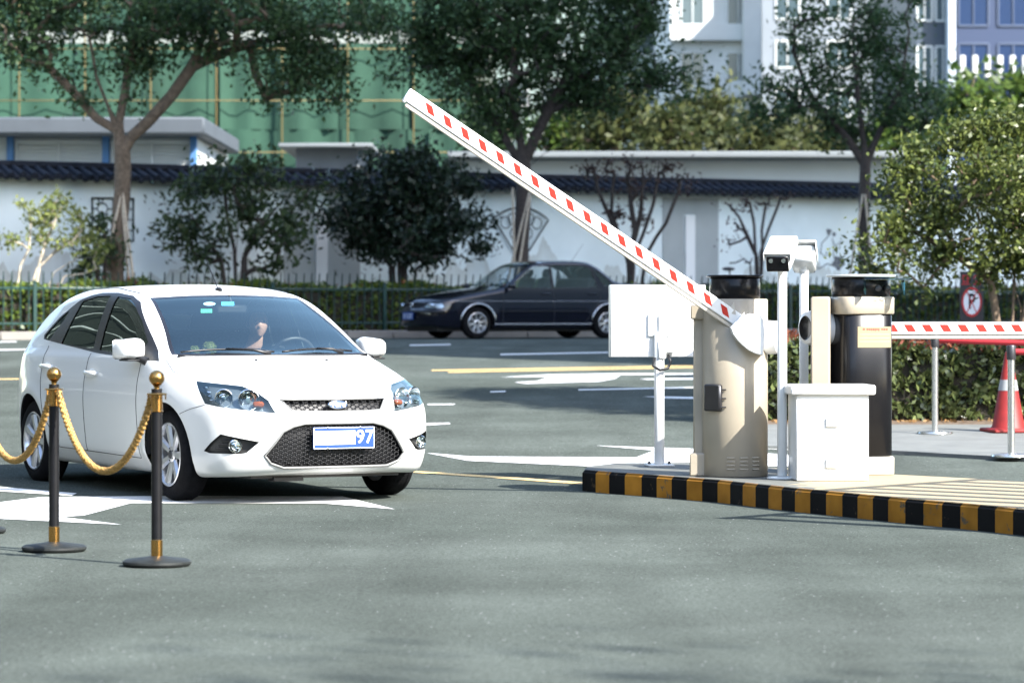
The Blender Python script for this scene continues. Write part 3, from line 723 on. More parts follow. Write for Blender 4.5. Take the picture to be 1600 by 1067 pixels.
fs = cut(bm, [(-.43, .585), (.43, .585), (.43, .665), (-.43, .665)], 0, lambda c, n: c.x > .5 and n.x > .05)
gr = link_bm(recess(take(bm, fs), Vector((-.03, 0, 0))), "grille", blackp, black_car, sharp=30)
for k in range(4):
    ys = np.linspace(-.42, .42, 12); z = .597 + k * .019; b_ = MB(); b_.tube([(x - .004, y, z) for x, y in zip(BB.surf_x(ys, np.full(12, z)), ys)], .005, 6); b_.build("grille_bar", trimblk, gr, sharp=0)
ex = float(BB.surf_x(0, .63)[0]) + .006; em = MB()
em.tube([(ex, .052 * math.cos(a), .628 + .052 * math.sin(a)) for a in np.linspace(0, 2 * math.pi, 25)[:-1]], .006, 6, closed=True)
em.tube([(ex, -.03, .665), (ex, -.013, .632), (ex, 0, .66), (ex, .013, .632), (ex, .03, .665)], .005, 6); em.tube([(ex, -.042, .645), (ex, -.020, .588), (ex, 0, .622), (ex, .020, .588), (ex, .042, .645)], .005, 6)
em.build("emblem", chrome, gr, sharp=0)
p = MB(); p.box((1.035, 0, .425), (.012, .44, .14), b=.003); pp = p.build("number_plate", mat("saloon_plate_blue", (.02, .06, .22), .4), black_car)
q = MB()
for i, y in enumerate((-.165, -.11, -.03, .03, .09, .15)): q.box((1.043, y, .425), (.003, .014, .085), b=.001); q.box((1.043, y + .014, .425 + (.036 if i % 2 else -.036)), (.003, .03, .012), b=.001)
q.build("plate_marks", pw, pp)
bs = MB()
ys = np.linspace(-.79, .79, 30); bs.tube([(x + .004, y, .505) for x, y in zip(BB.surf_x(ys, np.full(30, .505)), ys)], .022, 8); bs.build("bumper_strip", blackp, black_car, sharp=0)
link_bm(take(bm, cut(bm, [(.33, .53), (1.2, .56), (1.2, .1), (.28, .1)], 1, lambda c, n: c.x > .25)), "front_bumper", bpaint, black_car, BB)
for sg in (1, -1): link_bm(take(bm, cut(bm, [(-3.62, .70), (-3.62, .92), (-4.0, .92), (-4.0, .70)], 1, lambda c, n: c.y * sg > .3)), "tail_light", redlens, black_car, BB, .001)
li = take(bm, [f for f in bm.faces if f.calc_center_median().z > .98 and -2.6 < f.calc_center_median().x < -.9], remove=False); link_bm(li, "headlining", liner, black_car, BB, -.03)
link_bm(bm, "body", bpaint, black_car, BB)
seam(BB, [('top', 1, [(-.40, -.70 * s), (.2, -.70 * s), (.72, -.62 * s)]) for s in (1, -1)], "bonnet_seam", black_car, .003)
ub = MB(); ub.box((-1.4, 0, .20), (4.3, 1.25, .12)); ub.build("underbody", blackp, black_car)
c = MB(); c.box((-1.6, 0, .45), (2.2, 1.45, .05)); c.box((-.7, 0, .78), (.35, 1.4, .30), b=.06); c.box((-2.65, 0, .9), (.5, 1.35, .2), b=.05)
for s in (1, -1): c.box((-1.6, s * .745, .70), (2.1, .04, .44))
c.build("cabin_trim", cloth_dark, black_car)
for s in (1, -1):
    st = MB(); Mb = Matrix.Rotation(R(-18), 3, 'Y'); st.box((-1.25, s * .36, .58), (.5, .5, .14), b=.05); st.box((-1.6, s * .36, .86), (.13, .48, .6), Mb, b=.05); st.box((-1.7, s * .36, 1.23), (.1, .26, .16), Mb, b=.04); st.build("seat", cloth_dark, black_car, sharp=60)
rs = MB(); rs.box((-2.45, 0, .85), (.15, 1.3, .6), Matrix.Rotation(R(-18), 3, 'Y'), b=.05); rs.build("rear_seat", cloth_dark, black_car, sharp=60)
sw = MB(); ctr = Vector((-.85, .36, .95)); sw.tube([ctr + Vector((.08 * math.sin(a), .18 * math.cos(a), .165 * math.sin(a))) for a in np.linspace(0, 2 * math.pi, 25)[:-1]], .014, 6, closed=True); sw.build("steering_wheel", blackp, black_car, sharp=0)
for s in (1, -1):
    m_ = MB(); m_.box((-.66, s * .92, .985), (.09, .19, .11), Matrix.Rotation(R(8) * s, 3, 'Z'), b=.03); wm = m_.build("door_mirror", bpaint, black_car, sharp=60)
    a_ = MB(); a_.tube([(-.60, s * .77, .95), (-.64, s * .86, .965)], [.03, .025], 8); a_.build("mirror_arm", trimblk, wm)
w = MB(); w.tube([(float(BB.surf_x(y, .99)[0]) + .012, y, .995) for y in np.linspace(-.5, .45, 9)], .008, 6); w.build("wiper", blackp, black_car, sharp=0)
ae = MB(); z = float(BB.surf_z(-2.42, 0)[0]); ae.ball((-2.42, 0, z), (.03, .015, .02), 8); ae.rod((-2.42, 0, z), (-2.68, 0, z + .34), .004, .0025, 5); ae.build("aerial", blackp, black_car)
tag(black_car, "dark navy saloon car with silver wheel arch trim, parked at the kerb before the hedge", "car")
# ------------------------------------------------------------------ ground, road paint, traffic island
def road_material():
    m = bpy.data.materials.new("asphalt"); m.use_nodes = True; nt = m.node_tree; p = nt.nodes["Principled BSDF"]; L = nt.links.new
    tc = nt.nodes.new("ShaderNodeTexCoord")
    def noise(s, d, r=.6):
        n = nt.nodes.new("ShaderNodeTexNoise"); n.inputs["Scale"].default_value = s; n.inputs["Detail"].default_value = d; n.inputs["Roughness"].default_value = r; L(tc.outputs["Object"], n.inputs["Vector"]); return n.outputs[0]
    def ramp(src, stops):
        r = nt.nodes.new("ShaderNodeValToRGB"); L(src, r.inputs[0]); e = r.color_ramp.elements
        while len(e) < len(stops): e.new(.5)
        for q, (pos, c) in zip(e, stops): q.position = pos; q.color = (c if isinstance(c, tuple) else (c, c, c)) + (1,)
        return r.outputs[0]
    def mul(a, b, f=1, mode='MULTIPLY'):
        x = nt.nodes.new("ShaderNodeMix"); x.data_type = 'RGBA'; x.blend_type = mode; x.inputs[0].default_value = f; L(a, x.inputs[6]); L(b, x.inputs[7]); return x.outputs[2]
    base = ramp(noise(.22, 5), [(.35, (.066, .077, .068)), (.65, (.084, .096, .086))])
    grain = ramp(noise(75, 6, .85), [(.28, .30), (.5, 1.0), (.74, 2.0)])
    patch = ramp(noise(1.3, 6), [(.35, .90), (.7, 1.07)])
    c = mul(mul(mul(base, grain), patch), ramp(noise(28, 4, .8), [(.34, .72), (.5, 1.0), (.68, 1.28)]))
    c = mul(c, ramp(noise(.55, 3, .5), [(.36, .88), (.64, 1.08)]))
    # pale stone chips and worn tracks running along the drive
    v = nt.nodes.new("ShaderNodeTexVoronoi"); v.inputs["Scale"].default_value = 11; L(tc.outputs["Object"], v.inputs["Vector"])
    chip = ramp(v.outputs["Distance"], [(.05, .42), (.075, 0.0)]); c = mul(c, chip, .6, 'ADD')
    mp = nt.nodes.new("ShaderNodeMapping"); mp.inputs["Scale"].default_value = (1.1, .16, 1); mp.inputs["Rotation"].default_value = (0, 0, R(25)); L(tc.outputs["Object"], mp.inputs[0])
    n = nt.nodes.new("ShaderNodeTexNoise"); n.inputs["Scale"].default_value = 1.4; n.inputs["Detail"].default_value = 4; L(mp.outputs[0], n.inputs["Vector"])
    c = mul(c, ramp(n.outputs[0], [(.38, .86), (.62, 1.06)]))
    L(c, p.inputs["Base Color"]); p.inputs["Roughness"].default_value = 1; p.inputs["Specular IOR Level"].default_value = .0
    b = nt.nodes.new("ShaderNodeBump"); b.inputs["Strength"].default_value = .5; b.inputs["Distance"].default_value = .006; L(noise(190, 2), b.inputs["Height"]); L(b.outputs[0], p.inputs["Normal"])
    return m
asphalt = road_material()
ys = [-60, -30, -10, 0] + list(np.arange(4, 60, .5)) + [60, 62, 65, 70, 80, 100, 140, 200, 300, 500, 900]
xs = [-400, -150, -60, -30, -15, -8, 0, 8, 15, 30, 60, 150, 400]
g = MB(); nx = len(xs)
g.add([(x, float(y), gz(y)) for y in ys for x in xs], [(i * nx + j, i * nx + j + 1, (i + 1) * nx + j + 1, (i + 1) * nx + j) for i in range(len(ys) - 1) for j in range(nx - 1)])
tag(g.build("road", asphalt, sharp=0), kind="structure")

# the street runs obliquely: e along it, nrm away from the camera
E_ = Vector((math.cos(R(31)), math.sin(R(31)), 0)); N_ = Vector((-E_.y, E_.x, 0)); K0 = Vector((-9.13, 57.1, 0))
ZS = .77
def street(u, off):                              # point at photo column u, off metres behind the kerb
    k = (u - 800) / FPX; a = K0 + N_ * off; t = (k * a.y - a.x) / (E_.x - k * E_.y); p = a + E_ * t; p.z = ZS; return p
def street_t(u, off): return (street(u, off) - K0).dot(E_)
def st(t, off, z=0): return K0 + E_ * t + N_ * off + Vector((0, 0, ZS + z))

def marking(pts, name, m, lift=.004):
    bm = bmesh.new(); f = bm.faces.new([bm.verts.new(gnd(u, v)) for u, v in pts])
    bmesh.ops.triangulate(bm, faces=[f])
    for _ in range(5):
        es = [e for e in bm.edges if e.calc_length() > 1.0]
        if not es: break
        bmesh.ops.subdivide_edges(bm, edges=es, cuts=1); bmesh.ops.triangulate(bm, faces=[f for f in bm.faces if len(f.verts) > 3])
    for v in bm.verts: v.co.z = gz(v.co.y) + lift
    bmesh.ops.recalc_face_normals(bm, faces=bm.faces)
    if bm.faces and sum(f.normal.z for f in bm.faces) < 0: bmesh.ops.reverse_faces(bm, faces=bm.faces)
    me = bpy.data.meshes.new(name); bm.to_mesh(me); bm.free(); me.materials.append(m)
    o = bpy.data.objects.new(name, me); col.objects.link(o); return tag(o, kind="structure")
def worn(name, c, lo=.28):
    m = mat(name, c, .7, var=.10, vscale=3); nt = m.node_tree; p = nt.nodes["Principled BSDF"]
    tc = nt.nodes.new("ShaderNodeTexCoord"); n = nt.nodes.new("ShaderNodeTexNoise"); n.inputs["Scale"].default_value = 22; n.inputs["Detail"].default_value = 8; n.inputs["Roughness"].default_value = .75
    nt.links.new(tc.outputs["Object"], n.inputs["Vector"]); r = nt.nodes.new("ShaderNodeValToRGB"); r.color_ramp.elements[0].position = lo; r.color_ramp.elements[1].position = lo + .10
    nt.links.new(n.outputs[0], r.inputs[0]); nt.links.new(r.outputs[0], p.inputs["Alpha"]); return m
wpaint = worn("white_road_paint", (.62, .62, .60), .315); ypaint = worn("yellow_road_paint", (.62, .42, .16), .34)
marking([(667, 708), (736, 713.5), (994, 715), (1022, 704), (931, 696.4), (1085, 701.5), (1235, 711), (1235, 729), (1085, 727.5), (934, 729.5), (730, 720)], "road_arrow", wpaint)
marking([(781, 589.6), (856, 585.4), (973, 583.6), (1090, 583.4), (1090, 585.4), (970, 586.2), (961, 592), (937, 596.5), (823, 599.8), (803.5, 597.4), (839.5, 595.6), (857, 589)], "road_arrow", wpaint)
marking([(0, 785), (65, 777), (300, 775), (535, 776), (617, 796), (505, 787), (205, 786.5), (130, 806), (95, 808), (190, 820), (0, 811), (-160, 806), (-160, 790)], "road_arrow", wpaint)
for pts in ([(-60, 759), (0, 761), (120, 771), (112, 775), (0, 768), (-60, 766)], [(1004, 619.6), (1090, 620.6), (1090, 623.6), (1040, 622.6)], [(904, 608.6), (1090, 604.6), (1090, 606.4), (904, 610.2)],
            [(1000, 592.2), (1090, 589.8), (1090, 593.2), (1010, 593.6)], [(782, 553.2), (952, 550.2), (952, 551.6), (782, 555)], [(640, 539), (704, 537.8), (704, 539.2), (640, 540.6)], [(668, 631.4), (712, 631.2), (708, 632.8), (668, 633)],
            [(660, 661.6), (702, 660.8), (704, 662.6), (662, 665.2)], [(766, 611.6), (790, 611), (790, 612.6), (766, 613.2)], [(-40, 546.6), (42, 545.6), (42, 547), (-40, 548.6)], [(-40, 534.2), (26, 533.4), (26, 534.8), (-40, 535.8)],
            [(1195, 699), (1236, 700.5), (1236, 703.5), (1195, 702)]):
    marking(pts, "lane_line", wpaint)
for pts in ([(674, 578.2), (1090, 571.0), (1090, 572.4), (674, 579.8)], [(700, 581), (1090, 573.6), (1090, 575), (700, 582.6)], [(646, 736), (780, 744.5), (913, 754), (913, 757.5), (780, 747.6), (646, 738.6)], [(-60, 592.5), (30, 591.6), (30, 593), (-60, 594)]):
    marking(pts, "yellow_line", ypaint)

# pavement strip beside the right-hand hedge
conc = mat("pavement_concrete", (.135, .14, .13), .85, var=.14, vscale=4, bump=.2, bscale=120)
p = [gnd(1130, 700), gnd(1250, 703), gnd(1393, 709), gnd(1552, 718), gnd(1900, 742), gnd(2100, 690), gnd(1900, 668), gnd(1150, 664)]
pv = MB(); pv.prism([(q.x, q.y) for q in p], 0, .03, m=0)
pv.v = [(x, y, gz(y) + z) for x, y, z in pv.v]; tag(pv.build("pavement", conc), kind="structure")

# traffic island with its black and yellow kerb
IH = .15
kerb_px = [(912, 767), (960, 771.5), (1010, 775), (1125, 785), (1250, 800), (1325, 807.5), (1400, 816), (1500, 825.5), (1600, 836.5), (1760, 856), (1960, 884)]
near = [gnd(u, v) for u, v in kerb_px]
def resample(P, step):
    out = [P[0].copy()]; acc = 0
    for a, b in zip(P, P[1:]):
        L = (b - a).length; s = step - acc
        while s <= L: out.append(a + (b - a) * (s / L)); s += step
        acc = (acc + L) % step
    return out
kp = resample(near, .181)
isl = MB(); far = [Vector((6.2, 17.4, 0)), Vector((4.1, 20.4, 0)), Vector((3.2, 21.7, 0)), Vector((2.5, 22.5, 0)), Vector((1.35, 24.1, 0)), Vector((.80, 24.0, 0)), Vector((.56, 23.5, 0))]
top = [Vector((q.x, q.y, 0)) for q in kp] + far
n = len(top); isl.add([(q.x, q.y, IH) for q in top] + [(q.x, q.y, -.05) for q in top[len(kp):]], [tuple(range(n))] + [(n + i, n + i + 1, len(kp) + i + 1, len(kp) + i) for i in range(len(far) - 1)])
def island_top():
    m = mat("island_concrete", (.105, .108, .096), .85, var=.15, vscale=5, bump=.2, bscale=90); nt = m.node_tree; p = nt.nodes["Principled BSDF"]; L = nt.links.new
    src = p.inputs["Base Color"].links[0].from_socket
    tc = nt.nodes.new("ShaderNodeTexCoord"); sx = nt.nodes.new("ShaderNodeSeparateXYZ"); L(tc.outputs["Object"], sx.inputs[0])
    r = nt.nodes.new("ShaderNodeMapRange"); r.inputs[1].default_value = 1.75; r.inputs[2].default_value = 2.5; L(sx.outputs[0], r.inputs[0])
    n = nt.nodes.new("ShaderNodeTexNoise"); n.inputs["Scale"].default_value = 9; n.inputs["Detail"].default_value = 7; L(tc.outputs["Object"], n.inputs["Vector"])
    a = nt.nodes.new("ShaderNodeMath"); a.operation = 'ADD'; L(r.outputs[0], a.inputs[0]); L(n.outputs[0], a.inputs[1])
    q = nt.nodes.new("ShaderNodeValToRGB"); q.color_ramp.elements[0].position = .70; q.color_ramp.elements[1].position = .80; L(a.outputs[0], q.inputs[0])
    mx = nt.nodes.new("ShaderNodeMix"); mx.data_type = 'RGBA'; L(q.outputs[0], mx.inputs[0]); L(src, mx.inputs[6]); mx.inputs[7].default_value = (.30, .245, .15, 1); L(mx.outputs[2], p.inputs["Base Color"])
    return m
island = tag(isl.build("traffic_island", island_top(), sharp=20), kind="structure")
ky = chipped("kerb_yellow", (.33, .145, .018), (.10, .085, .06), .37); kb = chipped("kerb_black", (.006, .006, .006), (.075, .055, .03), .335, 12)
kf = MB()
for i in range(len(kp) - 1):
    a, b = kp[i], kp[i + 1]; d = (b - a).normalized(); o = Vector((d.y, -d.x, 0)) * .010
    if o.y > 0: o = -o
    pr = [(-.012, 0), (0, .0)]
    vs = [a + o + Vector((0, 0, -.02)), b + o + Vector((0, 0, -.02)), b + o + Vector((0, 0, IH - .018)), a + o + Vector((0, 0, IH - .018)), b - o * 1.2 + Vector((0, 0, IH + .003)), a - o * 1.2 + Vector((0, 0, IH + .003))]
    kf.add(vs, [(0, 1, 2, 3), (3, 2, 4, 5)], i % 2)
a, b = kp[0], far[-1]
kf.add([b + Vector((-.01, 0, -.02)), a + Vector((-.01, -.01, -.02)), a + Vector((-.01, -.01, IH - .018)), b + Vector((-.01, 0, IH - .018)), a + Vector((.012, .01, IH + .003)), b + Vector((.012, 0, IH + .003))], [(0, 1, 2, 3), (3, 2, 4, 5)], 0)
kf.build("kerb_face", [kb, ky], island, sharp=30, weld=False)

# far kerb, verge
kerbm = mat("kerb_stone", (.20, .185, .165), .85, var=.12, vscale=3, bump=.15, bscale=60)
tk = [t for t in np.arange(-4, 34, 1.0)]
kk = MB()
for t in tk: 
    M = Matrix((E_, N_, Vector((0, 0, 1)))).transposed()
    kk.box(st(t + .5, .06, .07), (.985, .14, .16), M, b=.015)
tag(kk.build("kerb", kerbm), kind="structure")
soil = mat("verge_soil", (.075, .058, .04), .95, var=.3, vscale=6)
so = MB(); so.add([st(-6, .12, .13), st(36, .12, .13), st(36, 6, .15), st(-6, 6, .15)], [(0, 1, 2, 3)]); tag(so.build("verge", soil), kind="structure")
sb_ = MB(); q = [gnd(1140, 668), gnd(1950, 668)]; sb_.add([q[0] + Vector((0, 0, .03)), q[1] + Vector((0, 0, .03)), q[1] + Vector((0, 2.2, .11)), q[0] + Vector((0, 2.2, .11))], [(0, 1, 2, 3)]); tag(sb_.build("planting_bed", mat("leaf_litter", (.16, .11, .07), .95, c2=(.07, .05, .035), vscale=30)), kind="structure")

# ------------------------------------------------------------------ the white garden wall with tiled coping
def wallmat():
    m = bpy.data.materials.new("painted_plaster"); m.use_nodes = True; nt = m.node_tree; p = nt.nodes["Principled BSDF"]; L = nt.links.new
    tc = nt.nodes.new("ShaderNodeTexCoord"); sx = nt.nodes.new("ShaderNodeSeparateXYZ"); L(tc.outputs["Object"], sx.inputs[0])
    n = nt.nodes.new("ShaderNodeTexNoise"); n.noise_dimensions = '1D'; n.inputs["Scale"].default_value = .55; n.inputs["Detail"].default_value = 5; n.inputs["Roughness"].default_value = .55; L(sx.outputs[0], n.inputs["W"])
    h = nt.nodes.new("ShaderNodeMath"); h.operation = 'MULTIPLY_ADD'; h.inputs[1].default_value = 3.4; h.inputs[2].default_value = -.35; L(n.outputs[0], h.inputs[0])
    d = nt.nodes.new("ShaderNodeMath"); d.operation = 'SUBTRACT'; L(h.outputs[0], d.inputs[0]); L(sx.outputs[2], d.inputs[1])
    k = nt.nodes.new("ShaderNodeTexNoise"); k.inputs["Scale"].default_value = 2.2; k.inputs["Detail"].default_value = 8; L(tc.outputs["Object"], k.inputs["Vector"])
    r1 = nt.nodes.new("ShaderNodeValToRGB"); e = r1.color_ramp.elements; e[0].position = .0; e[0].color = (0, 0, 0, 1); e[1].position = .03; e[1].color = (1, 1, 1, 1); x = e.new(.8); x.color = (.05, .05, .05, 1); L(d.outputs[0], r1.inputs[0])
    mu = nt.nodes.new("ShaderNodeMath"); mu.operation = 'MULTIPLY'; L(r1.outputs[0], mu.inputs[0]); L(k.outputs[0], mu.inputs[1])
    mx = nt.nodes.new("ShaderNodeMix"); mx.data_type = 'RGBA'; L(mu.outputs[0], mx.inputs[0]); mx.inputs[6].default_value = (.82, .90, .90, 1); mx.inputs[7].default_value = (.40, .39, .33, 1)
    st_ = nt.nodes.new("ShaderNodeTexNoise"); st_.inputs["Scale"].default_value = 1.1; st_.inputs["Detail"].default_value = 6; L(tc.outputs["Object"], st_.inputs["Vector"])
    r2 = nt.nodes.new("ShaderNodeValToRGB"); r2.color_ramp.elements[0].position = .3; r2.color_ramp.elements[0].color = (.88, .89, .89, 1); r2.color_ramp.elements[1].position = .65; L(st_.outputs[0], r2.inputs[0])
    m2 = nt.nodes.new("ShaderNodeMix"); m2.data_type = 'RGBA'; m2.blend_type = 'MULTIPLY'; m2.inputs[0].default_value = 1; L(mx.outputs[2], m2.inputs[6]); L(r2.outputs[0], m2.inputs[7]); L(m2.outputs[2], p.inputs["Base Color"])
    p.inputs["Roughness"].default_value = .9; return m
WOFF = 4.2
def wt(u): return street_t(u, WOFF)
WM = Matrix((E_, N_, Vector((0, 0, 1)))).transposed().to_4x4()
wall = empty("garden_wall", K0 + N_ * WOFF + Vector((0, 0, ZS)), math.atan2(E_.y, E_.x), "long white plastered garden wall with dark tiled coping and grey panels behind the hedge", "wall")
t0, t1, EAVE = -4., 33., 3.16
w_ = MB(); w_.box(((t0 + t1) / 2, .15, EAVE / 2 + .05), (t1 - t0, .30, EAVE + .1), b=.005); w_.build("wall_face", wallmat(), wall)
greyp = mat("grey_render", (.38, .41, .41), .9, var=.06, vscale=2)
def pan(u0, u1, z0, z1, m, d=.02, name="wall_panel"):
    a, b = wt(u0), wt(u1); q = MB(); q.box(((a + b) / 2, -d / 2, (z0 + z1) / 2), (b - a, d, z1 - z0), b=.003); return q.build(name, m, wall)
plw = mat("white_pilaster", (.80, .81, .80), .85)
pan(443, 491, .0, 2.96, greyp); pan(512, 562, .0, 2.96, greyp); pan(492.5, 510.5, 0, 2.55, plw, .05, "pilaster")
pan(1035, 1068, .0, 2.98, greyp); pan(1086, 1122, .0, 2.98, greyp); pan(1068.2, 1085.8, 2.62, 2.98, greyp); pan(1069.5, 1084.5, 0, 2.60, plw, .05, "pilaster")
tile = mat("dark_roof_tile", (.016, .019, .027), .7, spec=.15, var=.35, vscale=6)
tl = MB(); RZ = EAVE + .52
sl = [(-.42, EAVE - .03), (-.30, EAVE + .0), (.05, EAVE + .12), (.15, EAVE + .17)]
tl.add([(t, y, z) for t in (t0, t1) for y, z in [(-.42, EAVE - .06)] + sl + [(.15, EAVE - .05)]], [(0, 1, 7, 6), (1, 2, 8, 7), (2, 3, 9, 8), (3, 4, 10, 9), (0, 6, 11, 5)])
tl.build("coping_slope", tile, wall, sharp=0)
rg = MB(); rg.box(((t0 + t1) / 2, .15, EAVE + .20), (t1 - t0, .22, .13), b=.03); rg.build("ridge", tile, wall)
tt = MB(); t = t0 + .1
while t < t1:
    tt.tube([(t, -.47, EAVE - .045 + .012 * math.sin(t * 7)), (t, -.30, EAVE + .005), (t, -.10, EAVE + .075), (t, .06, EAVE + .135)], [.066, .064, .062, .06], 9); t += .235
tt.build("roof_tiles", tile, wall, sharp=60)
ev = MB(); t = t0 + .22
while t < t1: ev.ball((t, -.44, EAVE - .085 + .012 * math.sin(t * 5)), (.075, .02, .055), 8); t += .235
ev.build("eaves_tiles", tile, wall, sharp=60)
iron = mat("lattice_iron", (.035, .045, .045), .6, .2)
def lattice_window(u0, u1, z0, z1, label):
    a, b = wt(u0), wt(u1); o = empty("lattice_window", wall.location + E_ * ((a + b) / 2) + N_ * -.02 + Vector((0, 0, z0)), wall.rotation_euler.z, label, "lattice")
    W, H = b - a, z1 - z0; f = MB(); r = .016
    for p, q in (((-W / 2, 0), (W / 2, 0)), ((W / 2, 0), (W / 2, H)), ((W / 2, H), (-W / 2, H)), ((-W / 2, H), (-W / 2, 0))): f.box(((p[0] + q[0]) / 2, -.02, (p[1] + q[1]) / 2), (abs(p[0] - q[0]) + .03, .035, abs(p[1] - q[1]) + .03), b=.004)
    f.build("frame", iron, o); l = MB()
    for cx, cz in ((-.25, .75), (.25, .75), (-.25, .25), (.25, .25)):
        h = [(W * (cx + .13 * math.cos(k * math.pi / 3)), -.02, H * (cz + .15 * math.sin(k * math.pi / 3))) for k in range(6)]
        l.tube(h, r * .75, 5, closed=True)
        for k in (0, 2, 3, 5):
            p = h[k]; l.rod(p, (p[0] + (p[0] - W * cx) * .9, -.02, p[2] + (p[2] - H * cz) * .9), r * .7, n=5)
        for s in (1, -1): l.rod((W * cx, -.02, H * (cz + .13 * s)), (W * cx, -.02, H * (cz + .25 * s)), r * .7, n=5)
    for s in (0, .5, 1): l.rod((-W / 2, -.02, H * s), (W / 2, -.02, H * s), r * .6, n=5)
    l.rod((0, -.02, 0), (0, -.02, H), r * .6, n=5)
    l.build("lattice", iron, o, sharp=0)
def wz(u, v): d = street(u, WOFF).y; return CAMH - (v - HOR) * d / FPX - ZS
lattice_window(143, 207, wz(175, 376), wz(175, 310), "square dark iron lattice window on the white wall behind the leaning street tree trunk")
ca = wt(813); fz = wz(813, 400)
fan = empty("fan_lattice", wall.location + E_ * ca + N_ * -.02 + Vector((0, 0, fz)), wall.rotation_euler.z, "fan shaped iron lattice with curled bars on the wall above the dark saloon", "lattice")
f = MB(); l = MB(); Rf = 1.02
arc = lambda r, a0, a1, n=16: [(r * math.sin(a), -.02, r * math.cos(a) + (.0)) for a in np.linspace(a0, a1, n)]
f.tube(arc(Rf, -.72, .72) + [(.20 * 1, -.02, .12), (0, -.02, .0), (-.20, -.02, .12)], .017, 6, closed=True); f.build("frame", iron, fan, sharp=0)
for a, r in ((-.5, .8), (-.25, .8), (0, .8), (.25, .8), (.5, .8), (-.3, .5), (0, .5), (.3, .5)):
    c = (r * math.sin(a), -.02, r * math.cos(a)); l.tube([(c[0] + .125 * math.cos(q), -.02, c[2] + .125 * math.sin(q)) for q in np.linspace(0, 2 * math.pi, 15)[:-1]], .011, 5, closed=True)
l.rod((0, -.02, 0), (0, -.02, Rf), .011, n=5); l.build("lattice", iron, fan, sharp=0)
mural = MB(); mt = wt(1297)                       # painted flower spray on the plaster
ink = mat("mural_ink", (.055, .06, .075), .9, c2=(.25, .27, .28), vscale=14)
rng = random.Random(4)
for (u, v, s) in ((1310, 410, .16), (1295, 362, .07), (1303, 366, .05)):
    pts = [(wt(u) + s * (1 + .25 * math.sin(5 * a + u)) * math.cos(a), wz(u, v) + s * 1.0 * (1 + .2 * math.sin(3 * a)) * math.sin(a)) for a in np.linspace(0, 2 * math.pi, 22)[:-1]]
    mural.add([(x, -.006, z) for x, z in pts], [tuple(range(len(pts)))])
for path in ([(1297, 366), (1284, 380), (1282, 395), (1290, 402), (1292, 392)], [(1300, 372), (1304, 385), (1302, 400), (1308, 405)], [(1306, 384), (1314, 376), (1311, 390)], [(1268, 415), (1280, 420), (1292, 412), (1304, 416)]):
    mural.tube([(wt(u), -.004, wz(u, v)) for u, v in path], .012, 4)
mural.build("wall_painting", ink, wall, sharp=0)

# ------------------------------------------------------------------ roadside railing in panels
fgreen = mat("fence_green", (.008, .034, .028), .45, var=.2, vscale=5)
fence = empty("railing", st(0, .35, .13), wall.rotation_euler.z, "dark green metal railing with outward leaning pickets in front of the far hedge", "fence")
FH = .80
PL = 2.4; t = -4.0
while t < 33:
    p = MB(); p.box((t, 0, FH / 2 + .03), (.07, .07, FH + .12), b=.006); p.ball((t, 0, FH + .11), (.04, .04, .03), 8); p.build("post", fgreen, fence)
    q = MB(); q.box((t + PL / 2, 0, FH), (PL - .08, .035, .045), b=.004); q.box((t + PL / 2, 0, .16), (PL - .08, .035, .04), b=.004)
    k = 0; x = t + .16
    while x < t + PL - .08:
        q.tube([(x, -.022, .06), (x, -.022, FH + .06), (x - .01, -.05, FH + .18), (x - .035, -.11, FH + .30)], [.014, .014, .014, .010], 5); x += .163
    q.build("picket_panel", fgreen, fence, sharp=60); t += PL
